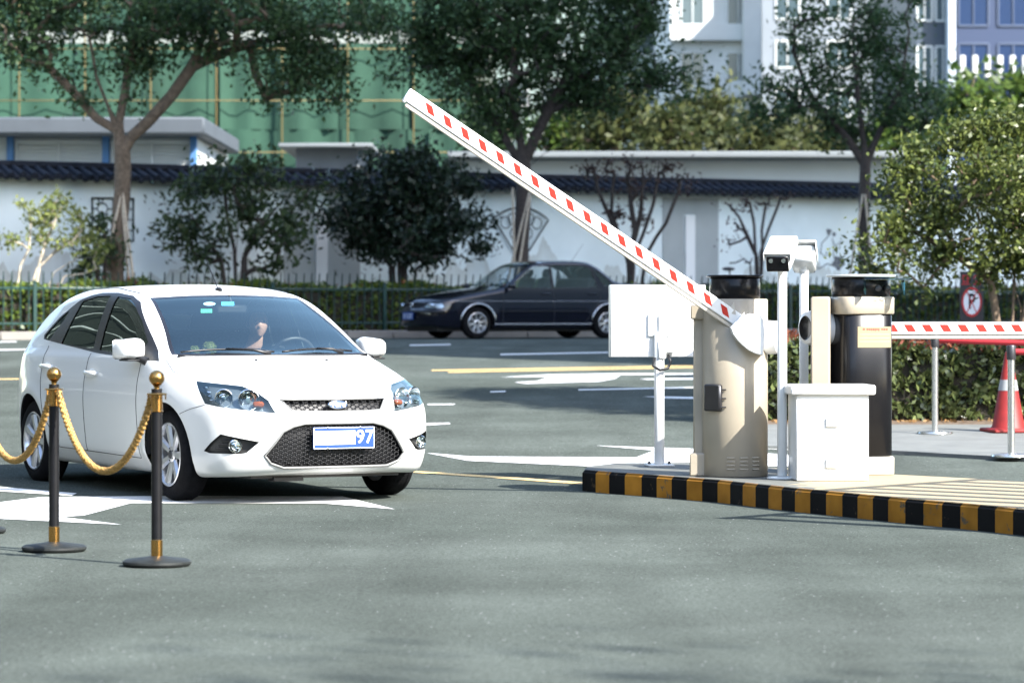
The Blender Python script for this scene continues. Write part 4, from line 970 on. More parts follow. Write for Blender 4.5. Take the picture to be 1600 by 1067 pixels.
# ------------------------------------------------------------------ the driver and the little plants on the dashboard
def cw_(p): return white_car.matrix_world @ Vector(p)
def white_M(): return Matrix.Translation((WX, WY, 0)) @ Matrix.Rotation(WTH - R(90), 4, 'Z')
skin = mat("skin", (.48, .27, .19), .55); shirt = mat("black_shirt", (.012, .013, .016), .9, var=.3, vscale=30); hair = mat("black_hair", (.008, .007, .007), .6, var=.4, vscale=60)
def make_driver():
    root = empty("person", white_M() @ Vector((-1.345, .37, .535)), WTH - R(90), "driver in a black shirt with short dark hair, holding the wheel of the white hatchback", "person")
    J = {'pel': (-.02, 0, .0), 'bel': (-.05, 0, .18), 'che': (-.06, 0, .36), 'nek': (-.03, 0, .47), 'nk2': (.0, 0, .545), 'hd': (.03, 0, .60)}
    V = [J[k] for k in ('pel', 'bel', 'che', 'nek', 'nk2', 'hd')]; rad = [(.15, .13), (.15, .115), (.165, .12), (.075, .07), (.055, .055), (.06, .06)]; Ed = [(i, i + 1) for i in range(5)]
    for s in (1, -1):
        b = len(V); V += [(-.05, s * .185, .40), (.12, s * .255, .22), (.34, s * .20, .27), (.48, s * .165, .315), (.53, s * .16, .33)]
        rad += [(.065, .065), (.05, .05), (.042, .042), (.03, .026), (.034, .020)]; Ed += [(2, b), (b, b + 1), (b + 1, b + 2), (b + 2, b + 3), (b + 3, b + 4)]
        c = len(V); V += [(.05, s * .10, -.03), (.46, s * .12, .06), (.62, s * .11, -.26)]; rad += [(.095, .09), (.075, .075), (.05, .05)]; Ed += [(0, c), (c, c + 1), (c + 1, c + 2)]
    me = bpy.data.meshes.new("body"); me.from_pydata(V, Ed, []); o = bpy.data.objects.new("body", me); col.objects.link(o)
    o.modifiers.new("s", 'SKIN')
    for i, r in enumerate(rad): me.skin_vertices[0].data[i].radius = r; me.skin_vertices[0].data[i].use_root = i == 0
    sd = o.modifiers.new("u", 'SUBSURF'); sd.levels = 2
    m2 = bpy.data.meshes.new_from_object(o.evaluated_get(bpy.context.evaluated_depsgraph_get())); bpy.data.objects.remove(o)
    b = MB(); b.add([v.co for v in m2.vertices], [tuple(p.vertices) for p in m2.polygons])
    for i, f in enumerate(b.f):
        c = sum((Vector(b.v[k]) for k in f), Vector()) / len(f)
        b.m[i] = 0 if (c.z > .475 and abs(c.y) < .1) or c.x > .36 and c.z > .2 else 1
    # head with brow, nose, mouth and chin, turned slightly to his right
    HC = Vector((.045, 0, .665)); n = 28; h = 20; vs = []; fs = []; Mh = Matrix.Rotation(R(-14), 3, 'Z')
    for i in range(h + 1):
        a = math.pi * i / h
        for j in range(n):
            t = 2 * math.pi * j / n; d = Vector((math.sin(a) * math.cos(t), math.sin(a) * math.sin(t), math.cos(a))); r = Vector((.096 * d.x, .074 * d.y, .118 * d.z))
            if d.z < -.1: r.y *= 1 + .28 * (d.z + .1); r.x *= 1 + (.05 if d.x > 0 else .30) * (d.z + .1)
            if d.x > .3:
                front = (d.x - .3) / .7
                r.x += .024 * math.exp(-(d.y / .16) ** 2 - ((d.z + .12) / .16) ** 2) + .008 * math.exp(-(d.y / .4) ** 2 - ((d.z + .80) / .14) ** 2) + .006 * math.exp(-(d.y / .3) ** 2 - ((d.z + .48) / .07) ** 2)
                r.x -= .013 * front * sum(math.exp(-((d.y - q) / .17) ** 2 - ((d.z - .12) / .13) ** 2) for q in (.38, -.38)); r.x += .005 * math.exp(-((d.z - .30) / .1) ** 2)
            vs.append(HC + Mh @ r)
    for i in range(h):
        for j in range(n): fs.append((i * n + j, (i + 1) * n + j, (i + 1) * n + (j + 1) % n, i * n + (j + 1) % n))
    b.add(vs, fs, 0)
    for s in (1, -1): b.ball(HC + Mh @ Vector((-.005, s * .076, -.008)), (.018, .010, .030), 10, 0)
    for s in (1, -1):                            # fingers closed round the rim
        for k, L in enumerate((.060, .068, .064, .050)):
            p = Vector((.535, s * .16, .315 + .018 * k)); b.tube([p, p + Vector((.035, s * -.004, .006)), p + Vector((.05, s * .014, .002)), p + Vector((.035, s * .03, -.002))], [.0095, .009, .0085, .007], 6, 0)
        p = Vector((.515, s * .145, .335)); b.tube([p, p + Vector((.022, s * -.018, .022)), p + Vector((.048, s * -.012, .034))], [.011, .010, .008], 6, 0)
    bo = b.build("body", [skin, shirt], root, sharp=0, weld=False)
    hb = MB(); vs = []; fs = []
    for i in range(10):
        a = math.pi * .58 * i / 9
        for j in range(n):
            t = 2 * math.pi * j / n; d = Vector((math.sin(a) * math.cos(t), math.sin(a) * math.sin(t), math.cos(a))); lim = 1
            if d.x > .25 and d.z < .58: d = Vector((d.x * .80, d.y * .9, d.z))
            w = 1.09 + .02 * math.sin(t * 9 + i) ; vs.append(HC + Mh @ Vector((.098 * d.x * w - .004, .077 * d.y * w, .120 * d.z * w + .004)))
    for i in range(9):
        for j in range(n): fs.append((i * n + j, (i + 1) * n + j, (i + 1) * n + (j + 1) % n, i * n + (j + 1) % n))
    hb.add(vs, fs); hb.build("hair", hair, root, sharp=0)
    e = MB()
    for s in (1, -1): e.ball(HC + Mh @ Vector((.079, s * .030, .012)), (.008, .012, .008), 8)
    e.build("eyes", mat("eye_dark", (.02, .015, .012), .2), root)
make_driver()
topiary = leafmat("topiary_green", (.09, .12, .03), (.22, .24, .08))
def rand_dirs(rng, n):
    d = rng.normal(size=(n, 3)); return d / np.linalg.norm(d, axis=1)[:, None]
def leaves_obj(name, P, size, m, parent, seed=1, aspect=.5, droop=0.0, out=None, outw=0):
    """many leaf-sized blades, each its own island"""
    rng = np.random.default_rng(seed); n = len(P); P = np.asarray(P, float)
    d = rand_dirs(rng, n); d[:, 2] -= droop
    if out is not None: d = d + out * outw
    d /= np.linalg.norm(d, axis=1)[:, None]
    s = np.cross(d, rand_dirs(rng, n)); s /= np.maximum(np.linalg.norm(s, axis=1), 1e-6)[:, None]
    nn = np.cross(d, s); L = size * rng.uniform(.65, 1.3, n)[:, None]; W = L * aspect
    V = np.stack([P - d * L * .5, P + s * W * .5 + nn * L * .05, P + d * L * .5 - nn * L * .06, P - s * W * .5 + nn * L * .05], 1).reshape(-1, 3)
    me = bpy.data.meshes.new(name); me.vertices.add(4 * n); me.vertices.foreach_set("co", V.ravel())
    me.loops.add(4 * n); me.loops.foreach_set("vertex_index", np.arange(4 * n)); me.polygons.add(n); me.polygons.foreach_set("loop_start", np.arange(0, 4 * n, 4)); me.polygons.foreach_set("loop_total", np.full(n, 4))
    me.materials.append(m); me.update(calc_edges=True); me.validate()
    o = bpy.data.objects.new(name, me); col.objects.link(o); o.parent = parent; return o
for (y, x, r, lab) in ((-.47, -.62, .036, "smaller round green dashboard plant in a white pot"), (-.385, -.56, .052, "larger round green dashboard plant in a white pot")):
    z = .925
    o = empty("potted_plant", white_M() @ Vector((x + .13, y, z + .02)), 0, lab + " behind the car windscreen", "plant", "little plants on the dashboard")
    q = MB(); q.lathe([(0, 0), (.018, 0), (.025, .035), (.021, .035), (.018, .028), (0, .028)], 16); q.build("pot", pw, o)
    rng = np.random.default_rng(3); P = rand_dirs(rng, 420) * (r * rng.uniform(.8, 1.0, (420, 1))) + np.array([0, 0, .03 + r])
    f = MB(); f.ball((0, 0, .03 + r), r * .88, 14); leaves_obj("foliage", P, .014, topiary, o); f.build("core", topiary, o)

# ------------------------------------------------------------------ gold rope stanchions
brass = mat("brass", (.50, .28, .09), .22, 1.0, var=.12, vscale=20); rope_gold = mat("gold_rope", (.44, .255, .075), .45, .35, var=.3, vscale=60)
stblack = mat("stanchion_black", (.006, .006, .007), .4, spec=.25, var=.25, vscale=12); stbase = mat("stanchion_base", (.017, .019, .018), .6, spec=.2, var=.35, vscale=14)
S = [gnd(245, 884), gnd(84.5, 861), gnd(-38, 833)]
def make_stanchion():
    o = empty("rope_stanchion", (0, 0, 0))
    b = MB(); b.lathe([(0, 0), (.150, 0), (.168, .006), (.1745, .016), (.172, .026), (.160, .034), (.06, .047), (.034, .052), (.0, .052)], 48); b.build("base", stbase, o)
    p = MB(); p.lathe([(.0275, .05), (.0275, .895)], 28); p.build("post", stblack, o, sharp=0)
    c = MB(); c.lathe([(.0295, .046), (.0295, .132), (.0275, .134)], 28); c.build("lower_collar", brass, o)
    c = MB(); c.lathe([(.0275, .778), (.0315, .780), (.0315, .786), (.029, .788), (.029, .862), (.052, .866), (.054, .870), (.050, .874), (.024, .876), (.017, .885), (.013, .90), (.018, .912), (.027, .918)], 32)
    for a in (0, 1, 2, 3): c.tube([(.045 * math.cos(a * 1.571 + q), .045 * math.sin(a * 1.571 + q), .866 + dz) for q, dz in ((0, 0), (0, -.02), (.0, -.025))], .004, 5)
    c.build("upper_collar", brass, o)
    k = MB(); k.ball((0, 0, .950), .040, 24); k.build("finial_ball", brass, o, sharp=0)
    return o
proto = make_stanchion()
labs = ["gold and black rope stanchion nearest the car's front wheel, with one rope end", "gold and black rope stanchion before the car's rear wheel, with ropes on both sides", "rope stanchion whose black base just enters the frame beside the road arrow"]
for i, p in enumerate(S):
    o = proto if i == 0 else copy_tree(proto); o.location = p; o.rotation_euler.z = .3 + .5 * i
    tag(o, labs[i], "stanchion", "gold rope stanchions")
def rope(a, b, sag, label):
    o = MB(); n = 90; A = a + Vector((0, 0, .855)); B = b + Vector((0, 0, .855)); d = (B - A).normalized(); A = A + d * .055; B = B - d * .055
    k = 3.0; P = []
    for i in range(n + 1):
        t = i / n; z = sag * (math.cosh(k * (t - .5)) - math.cosh(k / 2)) / (math.cosh(k / 2) - 1)
        P.append(A + (B - A) * t + Vector((0, 0, z)))
    L = sum((P[i + 1] - P[i]).length for i in range(n)); s = 0; prev = None
    for strand in range(5):
        path = []; rr = []; s = 0
        for i in range(n * 5 + 1):
            f = i / 5; j = min(int(f), n - 1); q = P[j] + (P[j + 1] - P[j]) * (f - j); T = (P[j + 1] - P[j]).normalized()
            x = T.cross(Vector((d.y, -d.x, 0))).normalized(); y = T.cross(x); ang = 2 * math.pi * strand / 5 + f / n * L / .085 * 2 * math.pi
            path.append(q + (x * math.cos(ang) + y * math.sin(ang)) * .0105); rr.append(.0084 + .0030 * math.sin(i * 1.25 + strand * 2.1))
        o.tube(path, rr, 5)
    ro = o.build("rope", rope_gold, sharp=0)
    h = MB()
    for p, q, e in ((P[0], P[3], A - d * .02), (P[-1], P[-4], B + d * .02)):
        h.rod(p, p + (q - p).normalized() * .05, .019, .019, 14); h.tube([p, p + (e - p) * .5 + Vector((0, 0, .02)), e + Vector((0, 0, .012))], .005, 6)
    h2 = h.build("end_hook", brass, ro)
    return tag(ro, label, "rope", "gold barrier ropes")
rope(S[0], S[1], .40, "braided gold rope sagging between the two full stanchions in front of the white car")
rope(S[1], S[2], .40, "braided gold rope running from the rear stanchion out of the frame")

# ------------------------------------------------------------------ barrier gates
cream = mat("cream_steel", (.33, .285, .215), .42, var=.05, vscale=4, coat=.2); creamw = mat("pale_cream_steel", (.42, .385, .32), .4, var=.04, vscale=5)
gateblk = mat("black_acrylic", (.006, .006, .007), .24, spec=.25); whitep = mat("white_enamel", (.68, .685, .67), .35, var=.03, vscale=6, coat=.2); redp = mat("red_reflective", (.42, .018, .008), .45)
greyp2 = mat("grey_strip", (.42, .45, .45), .4)
def gate_base(u, v, R0):
    D = FPX * (CAMH - IH) / (v - HOR) + R0; return Vector(((u - 800) * D / FPX, D, IH))
def boom(M, L, n, parent, sp, first, side=-1, sh=.030, w=.058, name="boom"):
    """arm along +x from the hinge, square-edged with red marks on both faces and a rubber lip below"""
    b = MB(); b.box((L / 2, 0, .018), (L, .042, .092), b=.006); b.v = [tuple(M @ Vector(p)) for p in b.v]; o = b.build(name, whitep, parent)
    e = MB(); e.box((L / 2, 0, -.045), (L - .02, .026, .030), b=.006); e.v = [tuple(M @ Vector(p)) for p in e.v]; e.build("rubber_lip", creamw, o)
    c = MB(); c.box((L + .008, 0, .012), (.03, .046, .104), b=.008); c.v = [tuple(M @ Vector(p)) for p in c.v]; c.build("end_cap", whitep, o)
    for i in range(n):
        r = MB(); x = first + i * sp; h = .050
        for y in (.0225 * side,):
            s = -side
            r.add([M @ Vector(p) for p in ((x + sh / 2, y, .020 - h / 2), (x + w + sh / 2, y, .020 - h / 2), (x + w - sh / 2, y, .020 + h / 2), (x - sh / 2, y, .020 + h / 2))], [(0, 1, 2, 3) if s > 0 else (3, 2, 1, 0)])
        r.build("red_mark", redp, o)
    return o
def louvres(o, cx, z0, Rr, ang0):
    for i in range(3):
        for j in range(4):
            v = MB(); a = ang0 + (i - 1) * .40; z = z0 + j * .026; n = Vector((math.cos(a), math.sin(a), 0)); t = Vector((-n.y, n.x, 0))
            v.box(n * (Rr + .001) + Vector((0, 0, z)), (.012, .058, .012), Matrix((n, t, Vector((0, 0, 1)))).transposed(), b=.004)
            v.build("vent_louvre", cream, o)
def cyl(r, z0, z1, n=48, b=.008): return [(0, z0), (r - b, z0), (r, z0 + b), (r, z1 - b), (r - b, z1), (0, z1)]
G1P = gate_base(1148, 746, .23)
g1 = empty("barrier_gate", G1P, 0, "cream barrier gate with its striped arm raised, black cap and a dark latch box", "barrier gate", "boom barrier gates")
b = MB(); b.lathe(cyl(.228, 0, 1.222), 64); b.build("cabinet", cream, g1, sharp=50)
b = MB(); b.box((-.165, .14, .60), (.20, .36, 1.10), Matrix.Rotation(R(-8), 3, 'Z'), b=.012); b.box((-.17, .12, .08), (.24, .40, .16), Matrix.Rotation(R(-8), 3, 'Z'), b=.01); b.box((-.175, .12, 1.13), (.22, .38, .10), Matrix.Rotation(R(-8), 3, 'Z'), b=.01); b.build("rear_housing", cream, g1)
b = MB(); b.lathe(cyl(.176, 1.222, 1.372), 56); b.build("cap_drum", gateblk, g1, sharp=50)
b = MB(); b.lathe(cyl(.198, 1.372, 1.386, b=.004), 56); b.build("lid", gateblk, g1, sharp=50)
louvres(g1, 0, .055, .228, R(-78))
b = MB(); M = Matrix.Rotation(R(-32), 3, 'Z'); b.box((-.155, -.175, .545), (.125, .07, .185), M, b=.01); lt = b.build("latch_box", blackp, g1)
b = MB(); b.box((-.125, -.215, .55), (.04, .03, .16), M, b=.008)
for z in (.48, .54, .60): b.rod((-.12, -.21, z), (-.075, -.225, z), .005)
b.build("latch_bar", darkmetal, lt)
# arm housing: a quarter-round white hood on the camera side
def gp(u, v, y): return Vector(((u - 800) * y / FPX - G1P.x, y - G1P.y, CAMH - (v - HOR) * y / FPX - IH))
yf = G1P.y - .30; hood = [(1141, 512), (1144, 521), (1151, 531), (1160, 540), (1170, 548), (1181, 553), (1192, 556), (1194, 540), (1195, 520), (1193, 500), (1188, 493), (1172, 490), (1158, 494)]
b = MB(); P = [gp(u, v, yf) for u, v in hood]; c0 = sum(P, Vector()) / len(P); n = len(P)
b.add([c0 + (p - c0) * .93 for p in P] + P + [p + Vector((0, .25, 0)) for p in P], [tuple(range(n))[::-1]] + [(i, (i + 1) % n, n + (i + 1) % n, n + i) for i in range(n)] + [(n + i, n + (i + 1) % n, 2 * n + (i + 1) % n, 2 * n + i) for i in range(n)] + [tuple(range(2 * n, 3 * n))])
b.v = [(x, y - (.012 if i < n else 0), z) for i, (x, y, z) in enumerate(b.v)]
ah = b.build("arm_housing", whitep, g1, sharp=30)
b = MB(); q = [gp(u, v, yf - .014) for u, v in ((1175, 495), (1184, 497), (1188, 548), (1180, 546))]; b.add([p for p in q] + [p + Vector((0, .01, 0)) for p in q], [(0, 1, 2, 3)[::-1], (0, 1, 5, 4), (1, 2, 6, 5), (2, 3, 7, 6), (3, 0, 4, 7)]); b.build("grey_panel", greyp2, ah)
b = MB(); hc = gp(1190, 527, G1P.y - .04); ax = Vector((.94, -.34, 0)); b.lathe([(0, -.02), (.112, -.02), (.118, .02), (.112, .12), (.098, .135), (0, .138)], 40, Matrix.Translation(hc) @ ax.to_track_quat('Z', 'Y').to_matrix().to_4x4()); b.build("hinge_drum", whitep, g1, sharp=35)
b = MB(); q = [gp(u, v, yf + .06) for u, v in ((1136, 488), (1147, 472), (1150, 492))]; b.add([p for p in q] + [p + Vector((0, .012, 0)) for p in q], [(0, 1, 2)[::-1], (3, 4, 5), (0, 1, 4, 3), (1, 2, 5, 4), (2, 0, 3, 5)]); b.build("arm_bracket", creamw, g1)
h0 = gp(1163, 512, yf + .10); tip = gp(637, 153.5, yf - .30); L = (tip - h0).length; x_ = (tip - h0).normalized(); y_ = Vector((0, 1, 0)); z_ = x_.cross(y_).normalized(); 
if z_.z < 0: z_ = -z_
y_ = z_.cross(x_)
boom(frame3(h0, x_, y_, z_), L, 18, g1, (L - .30) / 17.35, .155, 1, -.053, .056)
SQA = R(15)
def sqr(a, n=4.2): c, s = abs(math.cos(a - SQA)), abs(math.sin(a - SQA)); return 1 / (c ** n + s ** n) ** (1 / n)
def sq(b):
    b.v = [(x * sqr(math.atan2(y, x)), y * sqr(math.atan2(y, x)), z) for x, y, z in b.v]; return b
G2P = gate_base(1345, 743, .215)
g2 = empty("barrier_gate", G2P, 0, "cream and black barrier gate with a notice on its dark front and its arm lowered", "barrier gate", "boom barrier gates")
b = MB(); sq(b.lathe(cyl(.205, 0, .128), 72)).build("plinth", creamw, g2, sharp=50)
b = MB(); sq(b.lathe(cyl(.190, .128, 1.115), 72)).build("dark_front", gateblk, g2, sharp=50)
b = MB(); bd_ = sq(b.lathe(cyl(.205, 1.115, 1.238), 72)).build("band", cream, g2, sharp=50)
a = R(-66); q_ = R(-75); rr_ = .205 * sqr(a) + .002; Mt = frame3((rr_ * math.cos(a), rr_ * math.sin(a), 1.212), (-math.sin(q_), math.cos(q_), 0), (0, 0, 1), (math.cos(q_), math.sin(q_), 0))
text_mesh("maker_name", "VISION", .034, Mt, mat("maker_grey", (.20, .17, .13), .5), bd_, .002)
b = MB(); b.box((-.272, .08, .62), (.135, .42, 1.236), Matrix.Rotation(R(-6), 3, 'Z'), b=.012); b.build("side_cabinet", cream, g2)
b = MB(); b.lathe(cyl(.205, 1.238, 1.375), 56); b.build("cap_drum", gateblk, g2, sharp=50)
b = MB(); b.lathe(cyl(.240, 1.375, 1.392, b=.004), 56); b.build("lid", greyp2, g2, sharp=50)
acr = glass("clear_acrylic", (.80, .86, .86), .14)
b = MB(); b.box((.16, -.21, 1.358), (.33, .16, .012), b=.003)
for x in (0, .27): b.prism([(-.07, 1.245), (-.03, 1.245), (.0, 1.30), (.07, 1.335), (.07, 1.352), (-.07, 1.352)], -.005, .005, frame3((x, -.21, 0), (0, 1, 0), (0, 0, 1), (1, 0, 0)))
b.build("camera_visor", acr, g2)
b = MB(); b.ball((.10, -.185, 1.295), (.024, .018, .024), 12); b.build("lens", darkmetal, g2)
b = MB(); b.ball((.17, -.145, 1.295), (.024, .018, .024), 12); b.build("lens", darkmetal, g2)
npx = mat("notice_paper", (.25, .195, .115), .7, var=.06, vscale=20); red_ink = mat("notice_red_ink", (.55, .05, .03), .6); tan = mat("notice_faint_ink", (.36, .32, .23), .7)
def on_cyl(r, a0, a1, z0, z1, n=14): return [((r - .0065) * sqr(t) * math.cos(t), (r - .0065) * sqr(t) * math.sin(t), z) for t in [a0 + (a1 - a0) * i / n for i in range(n + 1)] for z in (z0, z1)], [(2 * i, 2 * i + 2, 2 * i + 3, 2 * i + 1) for i in range(n)]
b = MB(); b.add(*on_cyl(.1995, R(-102), R(-32), .885, 1.03)); no = b.build("notice", npx, g2, sharp=0, weld=False)
rng = random.Random(2)
b = MB(); x = -92
while x < -42:
    wdt = rng.uniform(2, 4); b.add(*on_cyl(.2005, R(x), R(x + wdt), 1.000 + rng.uniform(0, .006), 1.018, 3)); x += wdt + rng.uniform(.6, 1.4) + (3 if rng.random() < .15 else 0)
b.build("notice_heading", red_ink, no, sharp=0, weld=False)
b = MB()
for z in (.975, .950, .925): b.add(*on_cyl(.2005, R(-98), R(-36), z, z + .004))
b.build("notice_lines", tan, no, sharp=0, weld=False)
b = MB(); ax = Vector((-.90, -.43, .0)); b.lathe([(0, -.1), (.115, -.1), (.12, .06), (.112, .09), (.085, .10)], 40, Matrix.Translation((-.30, .02, 1.02)) @ ax.to_track_quat('Z', 'Y').to_matrix().to_4x4()); b.build("hinge_drum", whitep, g2, sharp=35)
b = MB(); b.lathe([(.085, .10), (.06, .085), (0, .085)], 32, Matrix.Translation((-.30, .02, 1.02)) @ ax.to_track_quat('Z', 'Y').to_matrix().to_4x4()); b.build("hinge_boss", gateblk, g2, sharp=35)
D2 = G2P.y + .36; z2 = CAMH - (517 - HOR) * D2 / FPX - IH
boom(frame3((-.1, .36, z2), (1, 0, 0), (0, 1, 0), (0, 0, 1)), 3.3, 24, g2, .1265, .33)
b = MB(); b.box((-.12, .29, z2), (.26, .22, .24), b=.03); b.build("arm_housing", whitep, g2)

# ------------------------------------------------------------------ sign panel, camera poles, cabinet on the island
def isl_pt(u, v): d = FPX * (CAMH - IH) / (v - HOR); return Vector(((u - 800) * d / FPX, d, IH))
p = isl_pt(1030, 728); k = FPX / p.y
sg_ = empty("sign_panel", p, R(10), "white sign panel seen from behind, on a white post with a cable loop", "sign")
b = MB(); b.lathe(cyl(.037, .012, .98), 24); post = b.build("post", whitep, sg_, sharp=50)
b = MB(); b.box((0, 0, .008), (.19, .19, .014), b=.004)
b.build("base_plate", whitep, post)
for dx in (-.12, .13): MB().ball((dx * .6, .05 - abs(dx) * .3, .022), (.012, .012, .016), 8).build("anchor_bolt", darkmetal, post)
bw, bh = 152 / k, 113 / k; zc = CAMH - (501.5 - HOR) / k - IH; xc = (1026 - 1030) / k + .02
b = MB(); b.box((xc, .075, zc), (bw, .085, bh), b=.006); board = b.build("panel", whitep, sg_)
b = MB(); b.box((xc + .005, .022, zc - .03), (.17, .024, .16), b=.002); b.box((xc + .02, .004, zc - .02), (.05, .03, .13), b=.003); b.build("bracket_plate", whitep, board)
b = MB(); b.rod((.0, -.0, zc - .10), (.0, .0, .95), .026); b.box((.012, -.03, zc - .21), (.06, .05, .14), b=.01); b.box((.085, -.012, zc - .205), (.085, .06, .06), b=.01); b.build("cable_box", whitep, board)
b = MB(); b.tube([(-.04, -.03, zc - .27), (-.055, -.05, zc - .33), (-.01, -.075, zc - .36), (.05, -.07, zc - .345), (.075, -.05, zc - .30), (.06, -.03, zc - .25)], .011, 8); b.build("cable", blackp, board, sharp=0)

def camera_pole(p, htop, f, label, rear, back=.11):
    o = empty("camera_pole", p, 0, label, "camera pole", "number plate cameras on poles")
    b = MB(); b.lathe([(0, 0), (.10, 0), (.105, .006), (.10, .014), (.04, .018), (0, .018)], 28); b.build("base_disc", whitep, o)
    b = MB(); b.lathe(cyl(.033, .016, htop), 24); b.build("post", whitep, o, sharp=50)
    f = Vector(f).normalized(); r = f.cross(Vector((0, 0, 1))).normalized(); u = r.cross(f); c = Vector((0, 0, htop + .07)) + f * (.06 if not rear else .0)
    M = Matrix((f, r, u)).transposed()
    h = MB(); h.box(c, (.30, .168, .128), M, b=.022); hs = h.build("housing", whitep, o, sharp=50)
    s = MB(); s.box(c + u * .074 - f * .012, (.34, .188, .014), M, b=.006)
    for k in (-1, 1): s.box(c + u * .050 + r * .091 * k - f * .012, (.34, .006, .055), M, b=.002)
    s.build("sun_shield", whitep, hs)
    l = MB(); l.box(c + f * .152, (.012, .150, .108), M, b=.012); fc = l.build("front_glass", gateblk, hs)
    for k in (-1, 1):
        q = MB(); q.lathe([(0, .0), (.017, .0), (.015, .006), (0, .008)], 16, Matrix.Translation(c + f * .157 + r * .043 * k + u * .026) @ f.to_track_quat('Z', 'Y').to_matrix().to_4x4()); q.build("lamp", chrome, fc)
    j = MB(); j.tube([Vector((0, 0, htop - .03)), Vector((0, 0, htop + .01)), c - u * .05 - f * .03], [.04, .03, .028], 12); j.build("swivel_joint", whitep, o, sharp=0)
    return o
camera_pole(isl_pt(1222, 748), 1.46, (-.22, -.90, -.36), "front white camera pole whose black camera face looks down towards the drive", False)
camera_pole(isl_pt(1256, 735), 1.44, (.13, .95, -.30), "rear white camera pole whose camera is turned away, showing its pale back", True)
p = isl_pt(1301, 751.5); k = FPX / p.y
cb = empty("cabinet", p, R(3.5), "white steel control cabinet with an overhanging lid on the striped island", "cabinet")
W = 114 / k; b = MB(); b.box((0, .19, .29), (W, .38, .575), b=.006); body = b.build("case", whitep, cb)
b = MB(); b.box((0, .19, .610), (W + .085, .45, .066), b=.010); b.build("lid", whitep, cb)
b = MB(); b.box((.0, -.003, .285), (W - .05, .006, .53), b=.002); dr = b.build("door", whitep, cb)
for z in (.395, .12):
    q = MB(); q.box((-.005, -.013, z), (.085, .018, .062), b=.003); q.build("lock", whitep, dr)

# ------------------------------------------------------------------ belt posts, cone, no parking board on the right
steel = mat("brushed_steel", (.55, .56, .55), .25, .9, var=.08, vscale=30); belt = mat("red_belt", (.36, .018, .024), .7)
BP = [gnd(1461, 678, .03), gnd(1580, 714, .03)]
def belt_post():
    o = empty("belt_post", (0, 0, 0)); b = MB(); b.lathe([(0, 0), (.160, 0), (.165, .008), (.16, .022), (.05, .032), (.03, .034), (0, .034)], 40); b.build("base", steel, o)
    b = MB(); b.lathe([(.0295, .03), (.0295, .885), (.0, .887)], 24); b.build("tube", steel, o)
    b = MB(); b.lathe([(.036, .80), (.038, .805), (.038, .91), (.034, .918), (0, .92)], 24); b.build("belt_head", darkmetal, o); return o
bp0 = belt_post(); bp0.location = BP[0]; tag(bp0, "steel belt post standing against the sunlit hedge, left of the traffic cone", "belt post", "steel belt posts")
bp1 = copy_tree(bp0); bp1.location = BP[1]; tag(bp1, "steel belt post standing in front of the red traffic cone", "belt post", "steel belt posts")
def strip(a, b, label, z0=.84):
    o = MB(); n = 8; vs = []
    for i in range(n + 1):
        t = i / n; q = a + (b - a) * t; s = -.02 * math.sin(math.pi * t)
        for dz in (0, .052): vs += [(q.x, q.y - .001, q.z + z0 + dz + s), (q.x, q.y + .001, q.z + z0 + dz + s)]
    fs = []
    for i in range(n):
        k = 4 * i; fs += [(k, k + 4, k + 6, k + 2), (k + 1, k + 3, k + 7, k + 5), (k, k + 1, k + 5, k + 4), (k + 2, k + 6, k + 7, k + 3)]
    return tag(o.add(vs, fs).build("barrier_belt", belt, sharp=0), label, "belt", "red barrier belts")
strip(BP[0] + Vector((.03, 0, 0)), BP[0] + Vector((2.6, -1.2, -.03)), "red belt stretched from the post by the hedge to beyond the frame")
strip(BP[1] + Vector((.03, 0, 0)), BP[1] + Vector((2.3, -.6, .02)), "red belt stretched from the post before the cone to beyond the frame")
conem = mat("cone_red", (.20, .010, .008), .55, var=.15, vscale=10); refl = mat("cone_white_band", (.30, .31, .31), .5)
cp = gnd(1578, 676, .03); cp.y += .1
co = empty("traffic_cone", cp, R(12), "red traffic cone with a pale band, between the hedge and the steel post", "cone")
b = MB(); b.box((0, 0, .02), (.42, .42, .04), b=.012); b.build("base", conem, co)
b = MB(); b.lathe([(.165, .038), (.15, .06), (.030, .74), (.026, .75), (.02, .74)], 32); b.build("body", conem, co)
r = lambda z: .15 - (.12) * (z - .06) / .68
b = MB(); b.lathe([(r(.39) + .002, .39), (r(.49) + .002, .49)], 32); b.build("reflective_band", refl, co, sharp=0)
d = 46.; p = at(1518, 486, d); p.z = gz(d)
pb = empty("no_parking_board", p, R(-4), "dark standing board with a round no parking sign and red characters above it", "sign")
zc = CAMH - (472 - HOR) * d / FPX - p.z; zt = CAMH - (424 - HOR) * d / FPX - p.z
b = MB(); b.box((0, 0, zt / 2), (.33, .05, zt), b=.008); bo = b.build("board", mat("board_dark", (.035, .030, .030), .6, var=.2, vscale=10), pb)
b = MB(); b.box((0, .06, .03), (.42, .42, .06), b=.01); b.build("foot", blackp, pb)
Mp = frame3((0, -.027, zc), (1, 0, 0), (0, 0, 1), (0, -1, 0)) @ Matrix.Diagonal((.66, 1, 1, 1))
b = MB(); b.lathe([(0, .004), (.185, .004), (.185, 0)], 40, Mp); sd = b.build("sign_disc", pw, bo)
redsign = mat("sign_red", (.50, .03, .03), .5)
b = MB(); b.lathe([(.178, .004), (.178, .008), (.215, .008), (.215, 0)], 40, Mp); b.build("red_ring", redsign, sd)
text_mesh("letter", "P", .30, Mp @ Matrix.Translation((.0, 0, .006)), mat("sign_black", (.01, .01, .01), .6), sd, .002, bold=.008)
b = MB()
for s in (1, -1): b.box((0, 0, 0), (.36, .018, .004), Matrix.Rotation(R(55) * s, 3, 'Z'), b=.001)
b.v = [tuple(Mp @ Vector((x, y, z + .011 + .001 * (i // 24)))) for i, (x, y, z) in enumerate(b.v)]; b.build("red_cross", redsign, sd)
